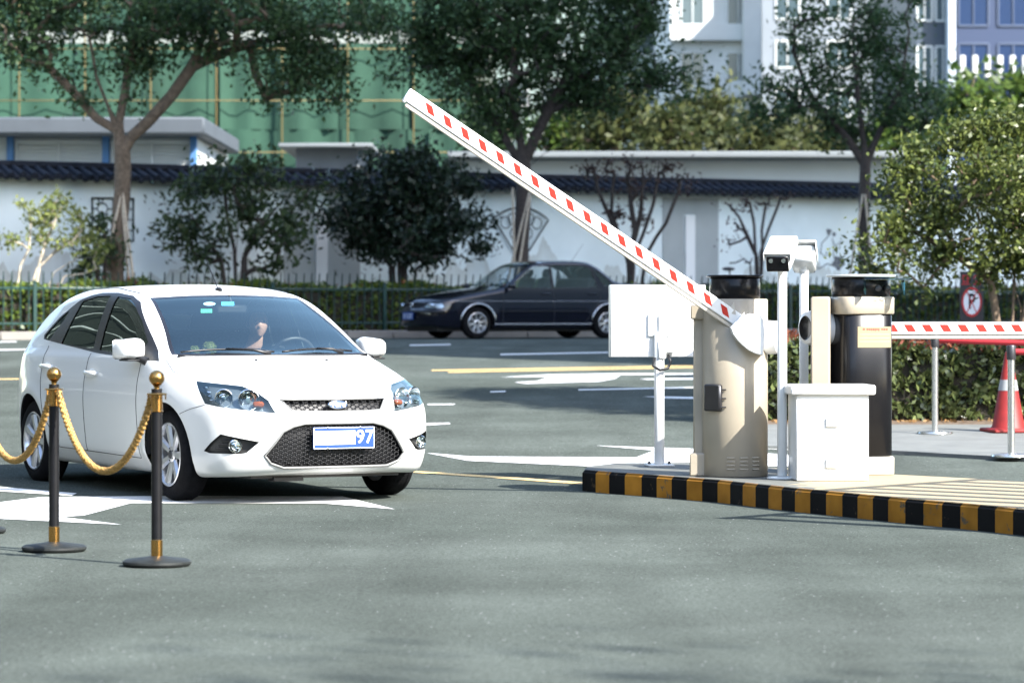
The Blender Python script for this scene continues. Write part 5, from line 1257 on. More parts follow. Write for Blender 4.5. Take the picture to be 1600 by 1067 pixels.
b = MB(); rng = random.Random(5)
for cx in (-.085, .085):                          # two red characters, strokes only as far as the photo shows them
    for q in ((0, .07, .10, .014), (0, .03, .12, .014), (0, -.02, .09, .014), (-.03, .02, .014, .12), (.03, .01, .014, .13), (0, -.055, .12, .014)): b.box((cx + q[0], -.027, zt - .13 + q[1]), (q[2], .004, q[3]), b=.001)
b.build("red_characters", redsign, bo)
# ------------------------------------------------------------------ vegetation
bark = mat("bark_brown", (.115, .085, .06), .95, var=.35, vscale=14, bump=.5, bscale=30); bark_d = mat("bark_dark", (.045, .035, .03), .95, var=.3, vscale=20); bark_p = mat("bark_pale", (.42, .36, .28), .9, var=.2, vscale=20)
L_street = leafmat("street_tree_leaf", (.025, .050, .022), (.060, .105, .040)); L_dark = leafmat("dark_osmanthus_leaf", (.008, .016, .010), (.022, .038, .020), .2, .32); L_mid = leafmat("broad_leaf_green", (.020, .038, .016), (.055, .080, .032), .25, .35)
L_sun = leafmat("sunlit_bush_leaf", (.040, .062, .015), (.15, .175, .045), .3, .36, .4); L_pale = leafmat("pale_young_leaf", (.09, .12, .03), (.24, .26, .08)); L_hedge = leafmat("hedge_leaf", (.034, .062, .012), (.15, .20, .034), .25, .38)
L_hedge2 = leafmat("glossy_hedge_leaf", (.040, .062, .020), (.14, .165, .058), .22, .28, .5); L_red = leafmat("red_young_leaf", (.16, .035, .02), (.30, .11, .06), .3); L_plum = leafmat("plum_leaf", (.035, .020, .018), (.07, .04, .03), .25); L_far = leafmat("far_yellow_green_leaf", (.030, .042, .014), (.085, .092, .032)); L_lime = leafmat("bright_green_leaf", (.030, .062, .010), (.09, .13, .026))

def plant(name, label, cat, D, base, stems, blobs, leaf, wood, lm, group=None, seed=1, trunk_r=.1, dens=1.0, per=55, sig=.27, depth=.8, droop=.3, aspect=.5, twig=.010, fork=None, parts=("trunk", "crown")):
    """trunk paths and leaf clumps measured on the photograph, given their own depth: stems and blobs are (column, row) at distance D"""
    rng = np.random.default_rng(seed); k = D / FPX; gz0 = base
    o = empty(name, ((stems[0][0][0] - 800) * k, D, gz0), 0, label, cat, group)
    u0 = stems[0][0][0]
    loc = lambda u, v, y=0.: np.array([(u - u0) * k, y, CAMH - (v - HOR) * k - gz0])
    N = []; par = []; wt_ = []; fixed = []
    for s in stems:
        prev = -1; P = [loc(*p) if len(p) == 2 else loc(p[0], p[1], p[2]) for p in s]
        if s[0][1] > 400: P[0][2] = min(P[0][2], 0.02)
        elif N: prev = int(np.argmin(np.linalg.norm(np.array(N) - P[0], axis=1)))
        for i in range(len(P) - 1):
            m = max(1, int(np.linalg.norm(P[i + 1] - P[i]) / .35))
            for j in range(m + (i == len(P) - 2)):
                q = P[i] + (P[i + 1] - P[i]) * j / m; q = q + rng.normal(size=3) * .012 * (1 if j else 0)
                N.append(q); par.append(prev); prev = len(N) - 1
    ns = len(N); zf = loc(u0, fork or 400)[2]
    C = []
    for (u, v, r) in blobs:
        c = loc(u, v, 0); R_ = r * k; n = max(3, int(dens * 7 * (R_ / .55) ** 2))
        d = rand_dirs(rng, n) * (R_ * rng.uniform(.15, 1, n) ** .5)[:, None]; d[:, 1] *= depth * 1.3
        yy = rng.normal() * depth * R_ * .6
        C += [c + q + np.array([0, yy, 0]) for q in d]
    C = np.array(C); org = np.array(N[ns // 3 if len(stems) == 1 else 0]); C = C[np.argsort(np.linalg.norm(C - org, axis=1))]
    tips = []
    for c in C:
        A = np.array(N); dd = np.linalg.norm(A - c, axis=1) + .35 * np.clip(A[:, 2] - c[2] + .1, 0, None)
        if fork: dd[A[:, 2] < zf] += 6
        elif len(stems) == 1: dd[:int(ns * .72)] += 5
        i = int(np.argmin(dd)); a = A[i]; m = (a + c) / 2 + rng.normal(size=3) * .06 * np.linalg.norm(c - a) + np.array([0, 0, .08 * np.linalg.norm(c - a)])
        N.append(m); par.append(i); N.append(c); par.append(len(N) - 2); tips.append(len(N) - 1)
    w = np.zeros(len(N))
    for i in tips: w[i] += 1
    for i in range(len(N) - 1, -1, -1):
        if par[i] >= 0: w[par[i]] += w[i]
    w0 = max(w.max(), 1)
    rad = lambda i: max(twig * .6, trunk_r * (max(w[i], .5) / w0) ** .46) * (1.0 if N[i][2] > .25 else 1.12)
    mb = MB()
    for i in range(len(N)):
        p = par[i]
        if p >= 0: mb.rod(N[p], N[i], rad(p) if i < ns and p < ns else min(rad(p), rad(i) * 1.35), rad(i), 9 if rad(i) > .04 else 5, caps=False)
    mb.build(parts[0], wood, o, sharp=0)
    nt_ = len(tips); P = np.repeat(np.array([N[i] for i in tips]), per, 0) + rng.normal(size=(nt_ * per, 3)) * sig * rng.uniform(.5, 1.25, nt_).repeat(per)[:, None] * np.array([1, 1, .8])
    if per: leaves_obj(parts[1], P, leaf, lm, o, seed + 7, aspect, droop)
    return o
def stakes(D, base, lines, label_fmt):
    k = D / FPX
    for (a, b), lab in zip(lines, label_fmt):
        p = at(a[0], a[1], D - .25); q = at(b[0], b[1], D - .12); p.z = base; m = MB(); m.rod(p, q + (q - p) * .03, .032, .024, 8); tag(m.build("tree_stake", bark_p, sharp=50), lab, "stake", "timber stakes propping the street trees")

VG = ZS + .14
D1 = street(183, 2.3).y
plant("street_tree", "leaning brown street tree with a forked trunk, staked before the square lattice window", "tree", D1, VG, [[(180, 445), (183, 395), (187, 350), (191, 300), (192, 262), (191, 238), (184, 205), (168, 165), (150, 120), (140, 60)], [(191, 240), (205, 215), (232, 190), (268, 150), (300, 105), (318, 60), (330, 10)], [(190, 236), (186, 190), (196, 140), (205, 80), (200, 10)], [(184, 205), (150, 185), (120, 150), (80, 110), (50, 60)], [(300, 105), (360, 80), (420, 60), (490, 40)]],
      [(15, 45, 62), (70, 90, 40), (130, 5, 70), (195, 70, 62), (250, 35, 60), (205, 120, 38), (315, 55, 45), (330, 15, 60), (395, 45, 70), (440, 100, 62), (490, 55, 75), (500, 120, 50), (545, 20, 55), (110, 140, 28), (60, 10, 50), (250, -40, 90), (400, -50, 100), (90, -60, 90)], .135, bark, L_street, "street trees along the wall", 11, .16, 1.0, 84, .26, .8, fork=232)
plant("street_tree", "dark street tree with spreading bare lower limbs, staked before the fan lattice", "tree", street(815, 2.3).y, VG, [[(812, 430), (814, 380), (817, 330), (818, 280), (818, 256), (814, 225), (806, 195), (800, 160), (806, 110), (810, 60)], [(818, 256), (836, 215), (856, 175), (880, 130), (900, 60)], [(817, 262), (800, 235), (778, 195), (750, 150), (720, 100), (690, 50)], [(818, 268), (850, 240), (885, 225)], [(880, 130), (940, 110), (1000, 90)], [(750, 150), (690, 110), (640, 70)]],
      [(650, 60, 50), (620, 92, 30), (715, 105, 60), (700, 45, 70), (790, 110, 70), (780, 30, 80), (870, 110, 75), (870, 30, 85), (950, 80, 75), (985, 25, 65), (1035, 110, 45), (1065, 140, 26), (930, 140, 45), (760, 170, 40), (820, 165, 45), (745, 190, 22), (860, -50, 110), (720, -50, 100), (1000, -40, 80), (600, 40, 35)], .135, bark_d, L_street, "street trees along the wall", 23, .16, 1.0, 88, .26, .8, fork=215)
plant("street_tree", "slender street tree with a broad dark crown, rising behind the two white cameras", "tree", street(1350, 2.3).y, VG, [[(1349, 440), (1350, 390), (1350, 340), (1351, 290), (1352, 255), (1350, 225), (1345, 190), (1340, 150), (1335, 90), (1332, 40)], [(1352, 258), (1368, 220), (1390, 175), (1410, 120), (1420, 50)], [(1352, 262), (1330, 225), (1295, 185), (1260, 140), (1240, 80)]],
      [(1228, 140, 38), (1205, 165, 30), (1285, 150, 52), (1345, 165, 55), (1395, 135, 60), (1440, 150, 42), (1255, 60, 38), (1325, 85, 50), (1390, 65, 50), (1340, 15, 48), (1180, 185, 18), (1460, 190, 22), (1290, 205, 30), (1400, 200, 30), (1260, 5, 36), (1420, 10, 30)], .135, bark_d, L_street, "street trees along the wall", 31, .125, .95, 80, .25, .8, fork=225)
stakes(D1, VG, [((140, 430), (193, 290)), ((218, 440), (189, 280)), ((207, 436), (190, 300))], ["pale timber stake leaning right against the trunk before the square lattice", "thin timber stake leaning left onto the trunk before the square lattice", "short timber stake close behind the trunk before the square lattice"])
D2_ = street(815, 2.3).y
stakes(D2_, VG, [((775, 420), (826, 305)), ((795, 430), (828, 310)), ((806, 425), (801, 300))], ["grey stake leaning furthest out against the trunk before the fan lattice", "grey stake leaning steeply onto the trunk before the fan lattice", "upright grey stake close beside the trunk before the fan lattice"])
D3_ = street(1350, 2.3).y
stakes(D3_, VG, [((1315, 425), (1347, 310)), ((1372, 430), (1352, 310))], ["dark stake leaning right against the slender tree behind the cameras", "dark stake leaning left against the slender tree behind the cameras"])

plant("bush_tree", "loose dark green bush tree behind the white car roof, wall showing through", "tree", street(368, 1.9).y, VG, [[(368, 445), (369, 400), (371, 365), (375, 320)], [(362, 445), (345, 405), (320, 370), (300, 335)], [(374, 445), (382, 400), (410, 350), (440, 315)], [(371, 440), (366, 390), (355, 340), (350, 290)]],
      [(300, 335, 40), (268, 365, 22), (350, 300, 46), (405, 290, 46), (450, 325, 36), (480, 300, 24), (290, 385, 26), (325, 395, 25), (440, 380, 34), (470, 365, 24), (380, 350, 42), (395, 262, 26), (290, 290, 20), (345, 268, 20), (420, 410, 20)], .15, bark_d, L_mid, "bushes along the wall", 41, .068, 1.5, 42, .20, .8, .45)
plant("bush_tree", "dense round near-black bush tree with several stems behind the saloon's bonnet", "tree", street(628, 1.9).y, VG, [[(628, 450), (632, 415), (645, 385), (665, 350)], [(622, 450), (612, 415), (590, 385), (570, 350)], [(634, 450), (650, 420), (690, 395), (715, 370)], [(626, 450), (624, 400), (628, 350), (632, 300)]],
      [(565, 315, 52), (530, 345, 34), (610, 270, 42), (650, 262, 34), (640, 300, 60), (700, 310, 52), (690, 272, 28), (740, 345, 34), (640, 355, 66), (580, 365, 38), (705, 370, 42), (745, 385, 24), (550, 385, 22), (655, 405, 26), (595, 400, 24), (610, 335, 50), (680, 345, 50), (590, 262, 24)], .14, bark_d, L_dark, "bushes along the wall", 43, .07, 1.7, 62, .20, .8, .4)
plant("bush_tree", "pale sunlit shrub with bare leaning branches at the wall, left of the leaning tree", "shrub", street(90, 1.6).y, VG, [[(20, 445), (32, 415), (45, 390), (48, 355), (45, 330)], [(35, 445), (58, 420), (85, 395), (112, 378), (130, 360)], [(45, 446), (85, 425), (118, 405), (135, 392)], [(60, 446), (100, 432), (130, 428), (150, 420)], [(50, 445), (62, 410), (70, 380), (85, 350), (88, 335)]],
      [(42, 335, 18), (70, 335, 16), (95, 320, 16), (85, 350, 20), (120, 345, 18), (130, 365, 18), (20, 380, 10), (60, 370, 12), (110, 385, 16), (145, 395, 16)], .11, bark_p, L_pale, "bushes along the wall", 47, .032, 1.5, 40, .13, .7, .1)
plant("bush_tree", "small dark green shrub crouching at the foot of the leaning street tree", "shrub", street(155, 2.0).y, VG, [[(155, 445), (152, 415), (148, 390)], [(160, 445), (165, 410), (168, 385)]], [(140, 395, 20), (160, 380, 20), (150, 415, 22), (170, 405, 18), (128, 420, 18), (150, 350, 10)], .12, bark_d, L_mid, "bushes along the wall", 49, .05, 1.6, 40, .14, .8, .3)
plant("bush_tree", "nearly bare plum shrub with dark twigs seen under the raised arm", "shrub", street(985, 1.9).y, VG, [[(985, 445), (982, 410), (975, 385), (955, 345), (935, 300), (925, 262)], [(984, 445), (985, 400), (992, 360), (985, 315), (978, 268)], [(986, 445), (990, 400), (1005, 365), (1020, 320), (1030, 270)], [(985, 440), (985, 405), (968, 370), (955, 330), (958, 270)], [(990, 440), (1012, 395), (1040, 350), (1060, 300)], [(984, 420), (988, 385), (1000, 340), (1004, 290), (1006, 262)]],
      [(925, 265, 16), (955, 262, 20), (980, 270, 24), (1008, 275, 20), (1032, 268, 22), (1060, 285, 12), (985, 300, 18), (970, 330, 10), (1003, 345, 10)], .10, bark_d, L_plum, "bushes along the wall", 53, .055, 1.5, 26, .16, .7, .3)
plant("bush_tree", "leafless twiggy shrub on the wall behind the handlebars and cream gate cap", "shrub", street(1186, 1.9).y, VG, [[(1184, 440), (1182, 400), (1168, 370), (1155, 340), (1140, 320)], [(1185, 440), (1188, 395), (1200, 360), (1212, 330), (1220, 310)], [(1184, 430), (1180, 390), (1178, 350), (1172, 315)], [(1186, 440), (1192, 400), (1190, 360), (1196, 320)]],
      [(1142, 322, 12), (1158, 318, 14), (1175, 312, 14), (1200, 315, 14), (1222, 310, 12), (1150, 350, 10), (1138, 375, 10)], .09, bark_d, L_plum, "bushes along the wall", 57, .045, 2.2, 7, .14, .7, .3)
DF = 39.
plant("bush_tree", "large sunlit leafy bush tree with many stems behind the right-hand hedge", "tree", DF, gz(DF), [[(1572, 560), (1560, 500), (1545, 440), (1520, 380), (1500, 320)], [(1578, 560), (1582, 500), (1585, 430), (1590, 350), (1585, 280)], [(1586, 560), (1600, 500), (1610, 430), (1625, 350)], [(1566, 560), (1556, 490), (1548, 440), (1490, 395), (1410, 350)], [(1590, 560), (1595, 480), (1570, 400), (1555, 330)]],
      [(1430, 285, 48), (1480, 245, 45), (1530, 220, 40), (1580, 215, 40), (1500, 310, 62), (1560, 290, 60), (1620, 260, 62), (1440, 345, 52), (1385, 370, 36), (1500, 375, 56), (1570, 370, 60), (1630, 345, 70), (1355, 405, 22), (1410, 410, 34), (1460, 425, 32), (1530, 425, 30), (1600, 420, 44), (1650, 420, 50), (1405, 300, 26), (1520, 195, 18), (1570, 190, 16), (1440, 245, 22), (1670, 290, 60)], .082, mat("bush_bark", (.17, .12, .08), .9, var=.3, vscale=20), L_sun, None, 61, .05, 2.8, 100, .16, .8, .3)

# hedges: a leafy skin round a dark twiggy core
def hedge(name, label, a, b, depth, h, n_per_m, leaf, lm, red, seed, core=.10):
    o = empty(name, a, math.atan2(b.y - a.y, b.x - a.x), label, "hedge"); L = math.hypot(b.x - a.x, b.y - a.y); dz = (b.z - a.z) / L
    rng = np.random.default_rng(seed); n = int(L * n_per_m); x = rng.uniform(0, L, n); wob = .05 * np.sin(x * 2.1) + .04 * np.sin(x * 5.3 + 1) + .03 * np.sin(x * 11.7)
    face = rng.random(n); y = np.where(face < .58, rng.normal(.05, .045, n), rng.uniform(0, depth, n)); z = np.where(face < .58, rng.uniform(.02, 1, n) * (h + wob), h + wob + rng.normal(-.02, .035, n))
    cl = (np.sin(x * 9 + 3 * np.sin(z * 7)) * np.sin(z * 11 + x * 3)); keep = (face >= .58) | (cl > -.55) | (rng.random(n) < .35); y = y + .05 * (1 - cl) * (face < .58)
    P = np.stack([x, y, z + x * dz], 1)[keep]
    up = np.zeros_like(P); up[:, 2] = .6; up[:, 1] = -.5
    leaves_obj("foliage", P, leaf, lm, o, seed, .52, 0, up, .7)
    m = int(L * red); xr = rng.uniform(0, L, m); Pr = np.stack([xr, rng.uniform(-.02, depth, m), h + .05 * np.sin(xr * 2.1) + rng.normal(.025, .035, m) + xr * dz], 1)
    up = np.zeros_like(Pr); up[:, 2] = 1
    leaves_obj("young_shoots", Pr, leaf * .8, L_red, o, seed + 3, .4, 0, up, 1.0)
    c = MB(); c.add([(q, y0, z0 + q * dz) for q in (0, L) for y0, z0 in ((core, 0), (core, h - .10), (depth - core, h - .10), (depth - core, 0))], [(0, 1, 5, 4), (1, 2, 6, 5), (2, 3, 7, 6), (0, 3, 2, 1), (4, 5, 6, 7)])
    c.build("twiggy_core", mat("hedge_twigs", (.012, .014, .008), .95, c2=(.03, .022, .014), vscale=25), o, sharp=0)
    return o
hedge("hedge", "long clipped hedge behind the green railing, at the foot of the white wall", st(-4, .55, .13), st(33, .55, .13), .95, .86, 900, .115, L_hedge, 26, 71)
ha, hb_ = gnd(1165, 666), gnd(1940, 666); ha.z += .04; hb_.z += .04; ha.y += .25; hb_.y += .25
hedge("hedge", "glossy sunlit hedge with reddish tips behind the steel belt posts", ha, hb_, .9, .76, 2600, .088, L_hedge2, 420, 73, .13)
lf = np.random.default_rng(9); n = 260; q = np.stack([lf.uniform(ha.x, hb_.x, n), ha.y + lf.uniform(-.30, .25, n), np.full(n, ha.z + .012)], 1)
fl = leaves_obj("fallen_leaves", q, .06, leafmat("dry_leaf", (.20, .11, .04), (.36, .22, .10)), None, 5, .5, 0, np.tile(np.array([[1., 0, 0]]), (n, 1)), .6); tag(fl, "dry fallen leaves along the foot of the sunlit hedge", "leaves", kind="stuff")

# ------------------------------------------------------------------ a bicycle behind the hedge
d = street(1150, 2.0).y; bz = CAMH - (404 - HOR) * d / FPX
bi = empty("bicycle", at(1150, 486, d), R(20), "black bicycle behind the hedge, only its handlebars showing above it", "bicycle"); bi.location.z = bz - 1.30; s_ = 1.16; bi.scale = (s_,) * 3
b = MB(); b.tube([(-.22, 0, .32), (-.12, 0, .78), (.30, 0, .80), (.22, 0, .34), (-.22, 0, .32)], .016, 8); b.rod((-.12, 0, .78), (-.13, 0, .90), .013); b.rod((.30, 0, .80), (.28, 0, 1.0), .015); b.rod((.29, 0, .85), (.46, 0, .33), .014); b.tube([(-.22, 0, .32), (-.60, 0, .33), (-.12, 0, .74)], .012, 6); b.build("frame", blackp, bi)
for x in (.46, -.60):
    w = MB(); w.tube([(x + .32 * math.cos(a), 0, .33 + .32 * math.sin(a)) for a in np.linspace(0, 2 * math.pi, 33)[:-1]], .02, 8, closed=True)
    for a in np.linspace(0, 2 * math.pi, 13)[:-1]: w.rod((x, 0, .33), (x + .31 * math.cos(a), 0, .33 + .31 * math.sin(a)), .002, n=4)
    w.build("wheel", rubber, bi, sharp=0)
b = MB(); b.tube([(.02, .34, 1.04), (.14, .33, 1.05), (.24, .18, 1.12), (.28, 0, 1.02), (.24, -.18, 1.12), (.14, -.33, 1.05), (.02, -.34, 1.04)], .014, 8); b.tube([(.24, .2, 1.12), (.20, .3, 1.2)], .006, 6); b.build("handlebar", blackp, bi, sharp=0)
b = MB(); b.ball((-.15, 0, .93), (.13, .07, .035), 12); b.build("saddle", blackp, bi)

# ------------------------------------------------------------------ buildings beyond the wall
def px(u, d): return (u - 800) * d / FPX
def zz(v, d): return CAMH - (v - HOR) * d / FPX
def facade(name, label, u0, u1, vtop, d, m, depth=14, rz=0, zb=0.5):
    o = empty(name, ((px(u0, d) + px(u1, d)) / 2, d, zb), rz, label, "building"); W = px(u1, d) - px(u0, d); H = zz(vtop, d) - zb
    b = MB(); b.box((0, depth / 2, H / 2), (W, depth, H), b=.02); b.build("wall", m, o); return o, W, H
whitew = mat("white_plaster", (.50, .515, .50), .9, var=.06, vscale=.6); greyw = mat("grey_plaster", (.15, .165, .17), .9, var=.08, vscale=.5); pane = mat("window_pane", (.05, .075, .085), .12, coat=.5); bluef = mat("blue_frame", (.06, .16, .34), .6); louv = mat("louvre_slat", (.50, .51, .50), .6)
d = 80.
o, W, H = facade("service_building", "low white service building with blue posts and slatted vents behind the wall's left end", -180, 306, 214, d, whitew, 9)
b = MB(); b.box((-.1, 3.6, H + .2), (W + .9, 10, .42), b=.05); b.build("roof", mat("roof_sheet", (.055, .065, .075), .7, var=.1, vscale=1), o)
for u0, u1 in ((-150, -30), (26, 158), (176, 298)):
    x0, x1 = px(u0, d) - o.location.x, px(u1, d) - o.location.x; z0, z1 = zz(262, d) - .5, zz(223, d) - .5; f = MB()
    for a, c, e, g_ in (((x0 + x1) / 2, z0 - .03, x1 - x0 + .1, .07), ((x0 + x1) / 2, z1 + .03, x1 - x0 + .1, .07), (x0, (z0 + z1) / 2, .07, z1 - z0), (x1, (z0 + z1) / 2, .07, z1 - z0), ((x0 + x1) / 2, (z0 + z1) / 2, .06, z1 - z0)): f.box((a, -.04, c), (e, .08, g_), b=.01)
    fo = f.build("window", louv, o); l = MB(); z = z0 + .05
    while z < z1: l.box(((x0 + x1) / 2, -.02, z), (x1 - x0 - .1, .04, .055), Matrix.Rotation(R(-35), 3, 'X'), b=.004); z += .095
    l.build("louvres", louv, fo)
for u in (17, 166, 303): b = MB(); b.box((px(u, d) - o.location.x, -.09, H / 2), (.17, .16, H), b=.01); b.build("blue_post", bluef, o)
d = 84.
o, W, H = facade("white_outbuilding", "plain long white outbuilding with a thin grey roof edge behind the wall's middle", 715, 1425, 250, d, whitew, 8)
b = MB(); b.box((0, 3.6, H + .10), (W + .5, 9, .16), b=.03); b.build("roof", greyw, o)
o, W, H = facade("shed", "small dark grey shed beyond the wall between the two bush trees", 462, 560, 232, 82., mat("shed_grey", (.13, .14, .15), .9, var=.2, vscale=1), 5)
b = MB(); b.box((0, 2.3, H + .05), (W + .8, 6, .10), b=.02); b.build("roof", greyw, o)
# the scaffolded block wrapped in green netting
d = 104.; net = mat("green_netting", (.008, .034, .020), .9, c2=(.020, .066, .040), vscale=.35, detail=8); slab = mat("concrete_slab", (.22, .24, .22), .9, var=.1, vscale=.7); bam = mat("scaffold_yellow", (.13, .095, .03), .7)
o, W, H = facade("scaffolded_building", "building under construction wrapped in green netting and yellow scaffold poles", -260, 772, -330, d, mat("bare_concrete", (.10, .12, .10), .9, var=.2, vscale=.4), 16)
rng = random.Random(8)
for i in range(7):
    z0 = i * 3.3; s = MB(); s.box((0, -.5, z0 + 2.95), (W + .2, 1.6, .42), b=.03); s.build("floor_slab", slab, o)
    x = -W / 2
    while x < W / 2 - 1:
        w = rng.choice((1.9, 2.4, 3.0)); w = min(w, W / 2 - x)
        if rng.random() < .86 or i < 2:
            n_ = 7; hh = 3.3 if i < 2 else rng.choice((2.55, 2.75, 2.75)); zb = 0 if i < 2 else 0; vs = [(x + w * j / n_, -1.45 - .10 * math.sin(j * 1.7 + x) - .04 * rng.random(), z0 + zb + hh * k) for j in range(n_ + 1) for k in (0, .35, .7, 1)]
            m_ = MB(); m_.add(vs, [(j * 4 + k, j * 4 + 4 + k, j * 4 + 5 + k, j * 4 + 1 + k) for j in range(n_) for k in range(3)]); m_.build("net_panel", net, o, sharp=0)
        x += w
sc_ = MB()
for i in range(int(W / 2.1) + 1): sc_.rod((-W / 2 + 2.1 * i, -1.75, 0), (-W / 2 + 2.1 * i, -1.75, H * .97), .024, n=6)
sc_.build("scaffold_poles", bam, o, sharp=0); sc_ = MB()
for i in range(13): sc_.rod((-W / 2, -1.80, .9 + 1.65 * i), (W / 2 + .8, -1.80, .9 + 1.65 * i), .02, n=6)
sc_.build("scaffold_rails", bam, o, sharp=0)
def tower(name, label, u0, u1, d, m, fl, bay, ww, wh, vtop=-330, strip=None, pm=None, fm=None, balc=False, rz=0):
    o, W, H = facade(name, label, u0, u1, vtop, d, m, 18, rz); nb = max(2, int(W / bay)); bay = W / nb; nf = int(H / fl)
    for i in range(nf):
        if i * fl < 3: continue
        for j in range(nb):
            x = -W / 2 + bay * (j + .5); z = i * fl + fl * .55
            f = MB(); fw = .10
            for a, c, e, g_ in ((x, z - wh / 2, ww, fw), (x, z + wh / 2, ww, fw), (x - ww / 2, z, fw, wh), (x + ww / 2, z, fw, wh), (x, z, fw * .7, wh)): f.box((a, -.03, c), (e, .12, g_), b=.01)
            fo = f.build("window", fm or whitew, o); p = MB(); p.box((x, -.005, z), (ww, .03, wh), b=.002); p.build("pane", pm or pane, fo)
        if balc: s = MB(); s.box((0, -.35, i * fl + .1), (W * .98, .7, .16), b=.02); s.box((0, -.68, i * fl + .55), (W * .96, .05, .75), b=.01); s.build("balcony", whitew, o)
    return o, W, H
o, W, H = tower("apartment_tower", "white apartment tower with balconies and one blank bright corner strip", 1046, 1190, 175., whitew, 3.1, 1.9, 1.25, 1.6, balc=True)
b = MB(); b.box((W * .38, -.75, H / 2 + 6), (W * .2, 1.4, H - 13), b=.05); b.build("corner_strip", whitew, o)
tower("apartment_tower", "broad grey blue apartment tower behind the slender street tree", 1190, 1432, 205., mat("greyblue_render", (.17, .195, .22), .9, var=.08, vscale=.4), 3.1, 2.5, 1.5, 1.7)
o, W, H = tower("office_tower", "narrow dark slate tower with a pale edge beside the blue glass block", 1430, 1488, 150., mat("slate_cladding", (.040, .055, .075), .5, var=.15, vscale=.4), 3.4, 1.0, .7, 2.2)
b = MB(); b.box((W * .41, -.5, H / 2), (W * .2, 1.0, H), b=.03); b.build("pale_edge", mat("pale_blue_cladding", (.42, .47, .52), .7), o)
bg = mat("blue_curtain_glass", (.012, .028, .075), .25)
o, W, H = tower("glass_office", "blue glass office block with a row of short white columns at its foot", 1490, 1800, 160., mat("blue_spandrel", (.025, .04, .085), .45), 3.6, 1.7, 1.5, 2.7, pm=bg, fm=mat("blue_mullion", (.06, .08, .13), .4))
for i in range(16): b = MB(); b.box((-W / 2 + .3 + .62 * i, -1.0, zz(107, 160) - .5), (.26, .3, 1.1), b=.03); b.build("column", whitew, o)
tower("office_block", "pale green grey office block far behind the dark street tree's crown", 540, 1060, 215., mat("pale_celadon_render", (.22, .28, .25), .9, var=.08, vscale=.4), 3.4, 3.1, 2.2, 1.8)

def far_tree(u, v, r, d, lm, label, seed, group):
    k = d / FPX; zb = .8
    plant("garden_tree", label, "tree", d, zb, [[(u, HOR + (CAMH - zb) / k), (u + 2, (v + 330) / 2), (u, v + r * .5), (u - 2, v)]], [(u, v, r * .6), (u - r * .55, v + r * .2, r * .5), (u + r * .55, v + r * .15, r * .5), (u + r * .1, v - r * .5, r * .45), (u - r * .3, v - r * .35, r * .4), (u + r * .2, v + r * .55, r * .4)], .30, bark, lm, group, seed, .13, .55, 60, .42, .8, .1)
for i, (u, v, r, d, lm, lab) in enumerate(((960, 190, 62, 96, L_far, "yellow green garden tree under the right half of the dark street tree"), (1045, 215, 50, 93, L_far, "low yellowish garden tree before the white apartment tower's left edge"), (1120, 195, 58, 98, L_far, "olive garden tree in front of the white apartment tower"), (1205, 225, 46, 92, L_far, "small yellow green garden tree above the outbuilding roof, left of the slender trunk"), (1290, 225, 50, 95, L_far, "yellow green garden tree touching the slender street tree's trunk"), (1400, 215, 52, 94, L_lime, "fresh green garden tree between the slender trunk and the big bush"),
                                                   (1525, 175, 62, 88, L_lime, "bright green garden tree before the blue glass block, left one"), (1610, 165, 62, 90, L_lime, "bright green garden tree before the blue glass block, cut by the frame edge"), (760, 200, 40, 97, L_street, "small dark garden tree beside the scaffold's right edge"), (880, 215, 46, 99, L_lime, "fresh green garden tree right of the dark street tree's trunk"))):
    far_tree(u, v, r, d, lm, lab, 100 + i, "garden trees beyond the wall")

# ------------------------------------------------------------------ unseen surroundings, partly added: they shade and are mirrored
def ns(n, q): return Vector((n * .671 - q * .741, n * .741 + q * .671, 0))
az = math.atan2(.741, .671)                       # blocks right of the frame stand square to the sun's path
def block(name, label, n0, n1, q0, q1, h, m):
    c = ns((n0 + n1) / 2, (q0 + q1) / 2); o = empty(name, c, az, label, "building"); b = MB(); b.box((0, 0, h / 2), (n1 - n0, q1 - q0, h), b=.05); b.build("wall", m, o)
    for i in range(int(h / 3.6)): b = MB(); b.box((-(n1 - n0) / 2 - .04, 0, 2.4 + 3.6 * i), (.16, (q1 - q0) * .94, 1.6), b=.02); b.build("window_band", pane, o)
block("shade_tower", "tall plain office tower right of the frame that shades the street", 38.6, 66, -30, 5, 40, whitew)
block("added_shade_block", "unseen lower grey block added right of the frame to cast shade on the street", 34.9, 39.2, -34, 8, 24, greyw)  # added blocker, sized so its shade ends on the street
o = empty("reflected_block", (5, -62, 0), 0, "unseen long grey block added behind the photographer to darken reflections", "building"); b = MB(); b.box((0, -6, 9), (120, 12, 18), b=.05); b.build("wall", mat("block_dark_render", (.13, .135, .13), .9, var=.1, vscale=.4), o)  # added so the dark car paint mirrors a wall, not bright sky
for i in range(5): b = MB(); b.box((0, .05, 2.5 + 3.4 * i), (116, .2, 1.7), b=.02); b.build("window_band", pane, o)
o = empty("lattice_hall", (-17, 15, 0), R(90), "hall with a white curved lattice front left of the frame, its dark bulk added to block sky", "building"); b = MB(); b.box((0, 6, 9), (64, 10, 18), b=.05); b.build("wall", mat("hall_dark", (.028, .034, .03), .6, var=.3, vscale=.3), o)  # lattice is mirrored in the windows; dark bulk added to block sky light
b = MB()
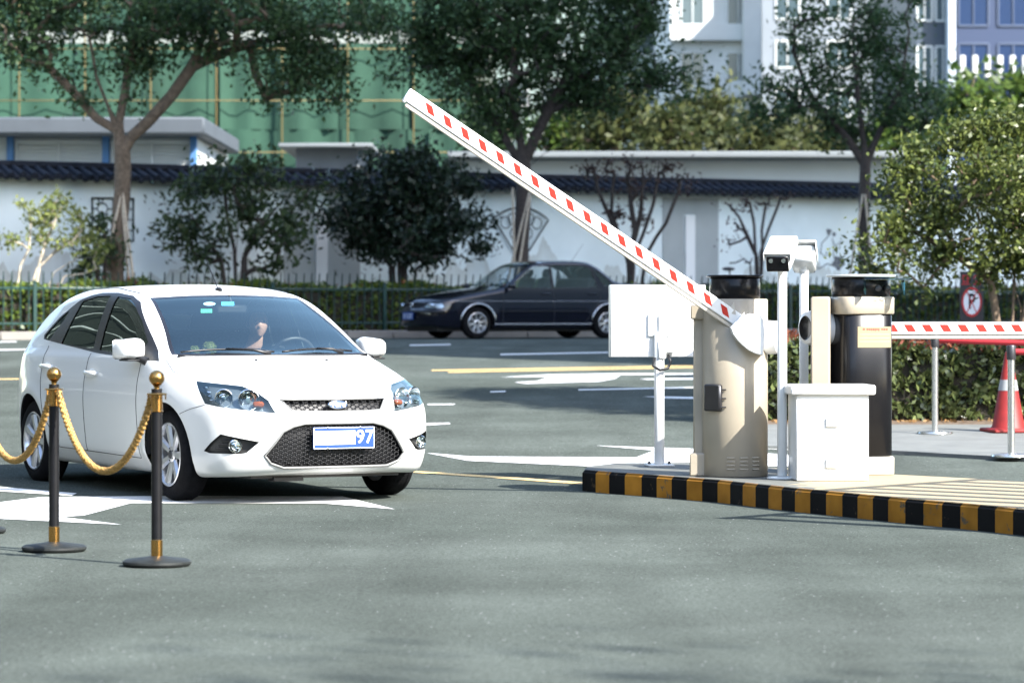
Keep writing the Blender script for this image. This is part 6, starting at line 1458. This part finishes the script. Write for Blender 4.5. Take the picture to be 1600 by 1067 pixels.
for i in range(19): b.tube([(-31 + 62 * j / 60, -.2 + .5 * math.sin(j * .5 + i), .8 + .9 * i + .45 * math.sin(j * .55 + i * .7)) for j in range(61)], .05, 6)
b.build("lattice_fins", whitew, o, sharp=0)
def off_tree(x, y, zc, rad, n, per, seed, label, leaf=.16, sig=.3):
    rng = np.random.default_rng(seed); o = empty("roadside_tree", (x, y, 0), 0, label, "tree", "trees outside the frame"); t = MB(); t.tube([(0, 0, 0), (.1, .05, zc * .5), (0, 0, zc)], [.16, .12, .05], 8)
    C = rand_dirs(rng, n) * (rad * rng.uniform(.1, 1, n) ** .5)[:, None] * np.array([1, 1, .75]) + np.array([0, 0, zc])
    for c in C: t.rod((0, 0, zc - rad * .5), tuple(c), .03, .01, 4, caps=False)
    t.build("trunk", bark, o, sharp=0); P = np.repeat(C, per, 0) + rng.normal(size=(n * per, 3)) * sig; leaves_obj("crown", P, leaf, L_mid, o, seed, .62, .2)
for i, (x, y, z, r_, nm) in enumerate(((8.3, 29.3, 7.0, 1.7, "first"), (10.6, 27.6, 7.6, 1.7, "second"), (7.7, 31.6, 7.0, 1.35, "third"), (6.95, 31.2, 6.6, 1.3, "fourth"))):
    off_tree(x, y, z, r_, 80, 130, 5 + i, nm + " roadside tree right of the frame whose shade dapples the drive", .16, .24)
off_tree(15.5, -3.2, 15.2, 2.8, 30, 9, 7, "tall tree behind the photographer casting faint shade on the foreground", .2, .45)
off_tree(-12.5, 47, 4.6, 2.4, 60, 70, 8, "roadside tree left of the frame mirrored in the car's side", .18, .35)
p = ns(17.0, 9.4); o = empty("shade_slats", (p.x, p.y, 0), math.atan2(.741, .671), "unseen tall slats added just outside the frame to stripe the island with shade", "railing")  # added slats, spaced and raised to cast the stripes on the island
for i in range(8): b = MB(); b.box((-1.25 + .345 * i, 0, 1.15), (.15, .05, 2.3), b=.006); b.build("slat", whitep, o)
b = MB(); b.box((-.04, 0, 2.33), (2.7, .07, .06), b=.006); b.build("top_rail", whitep, o)
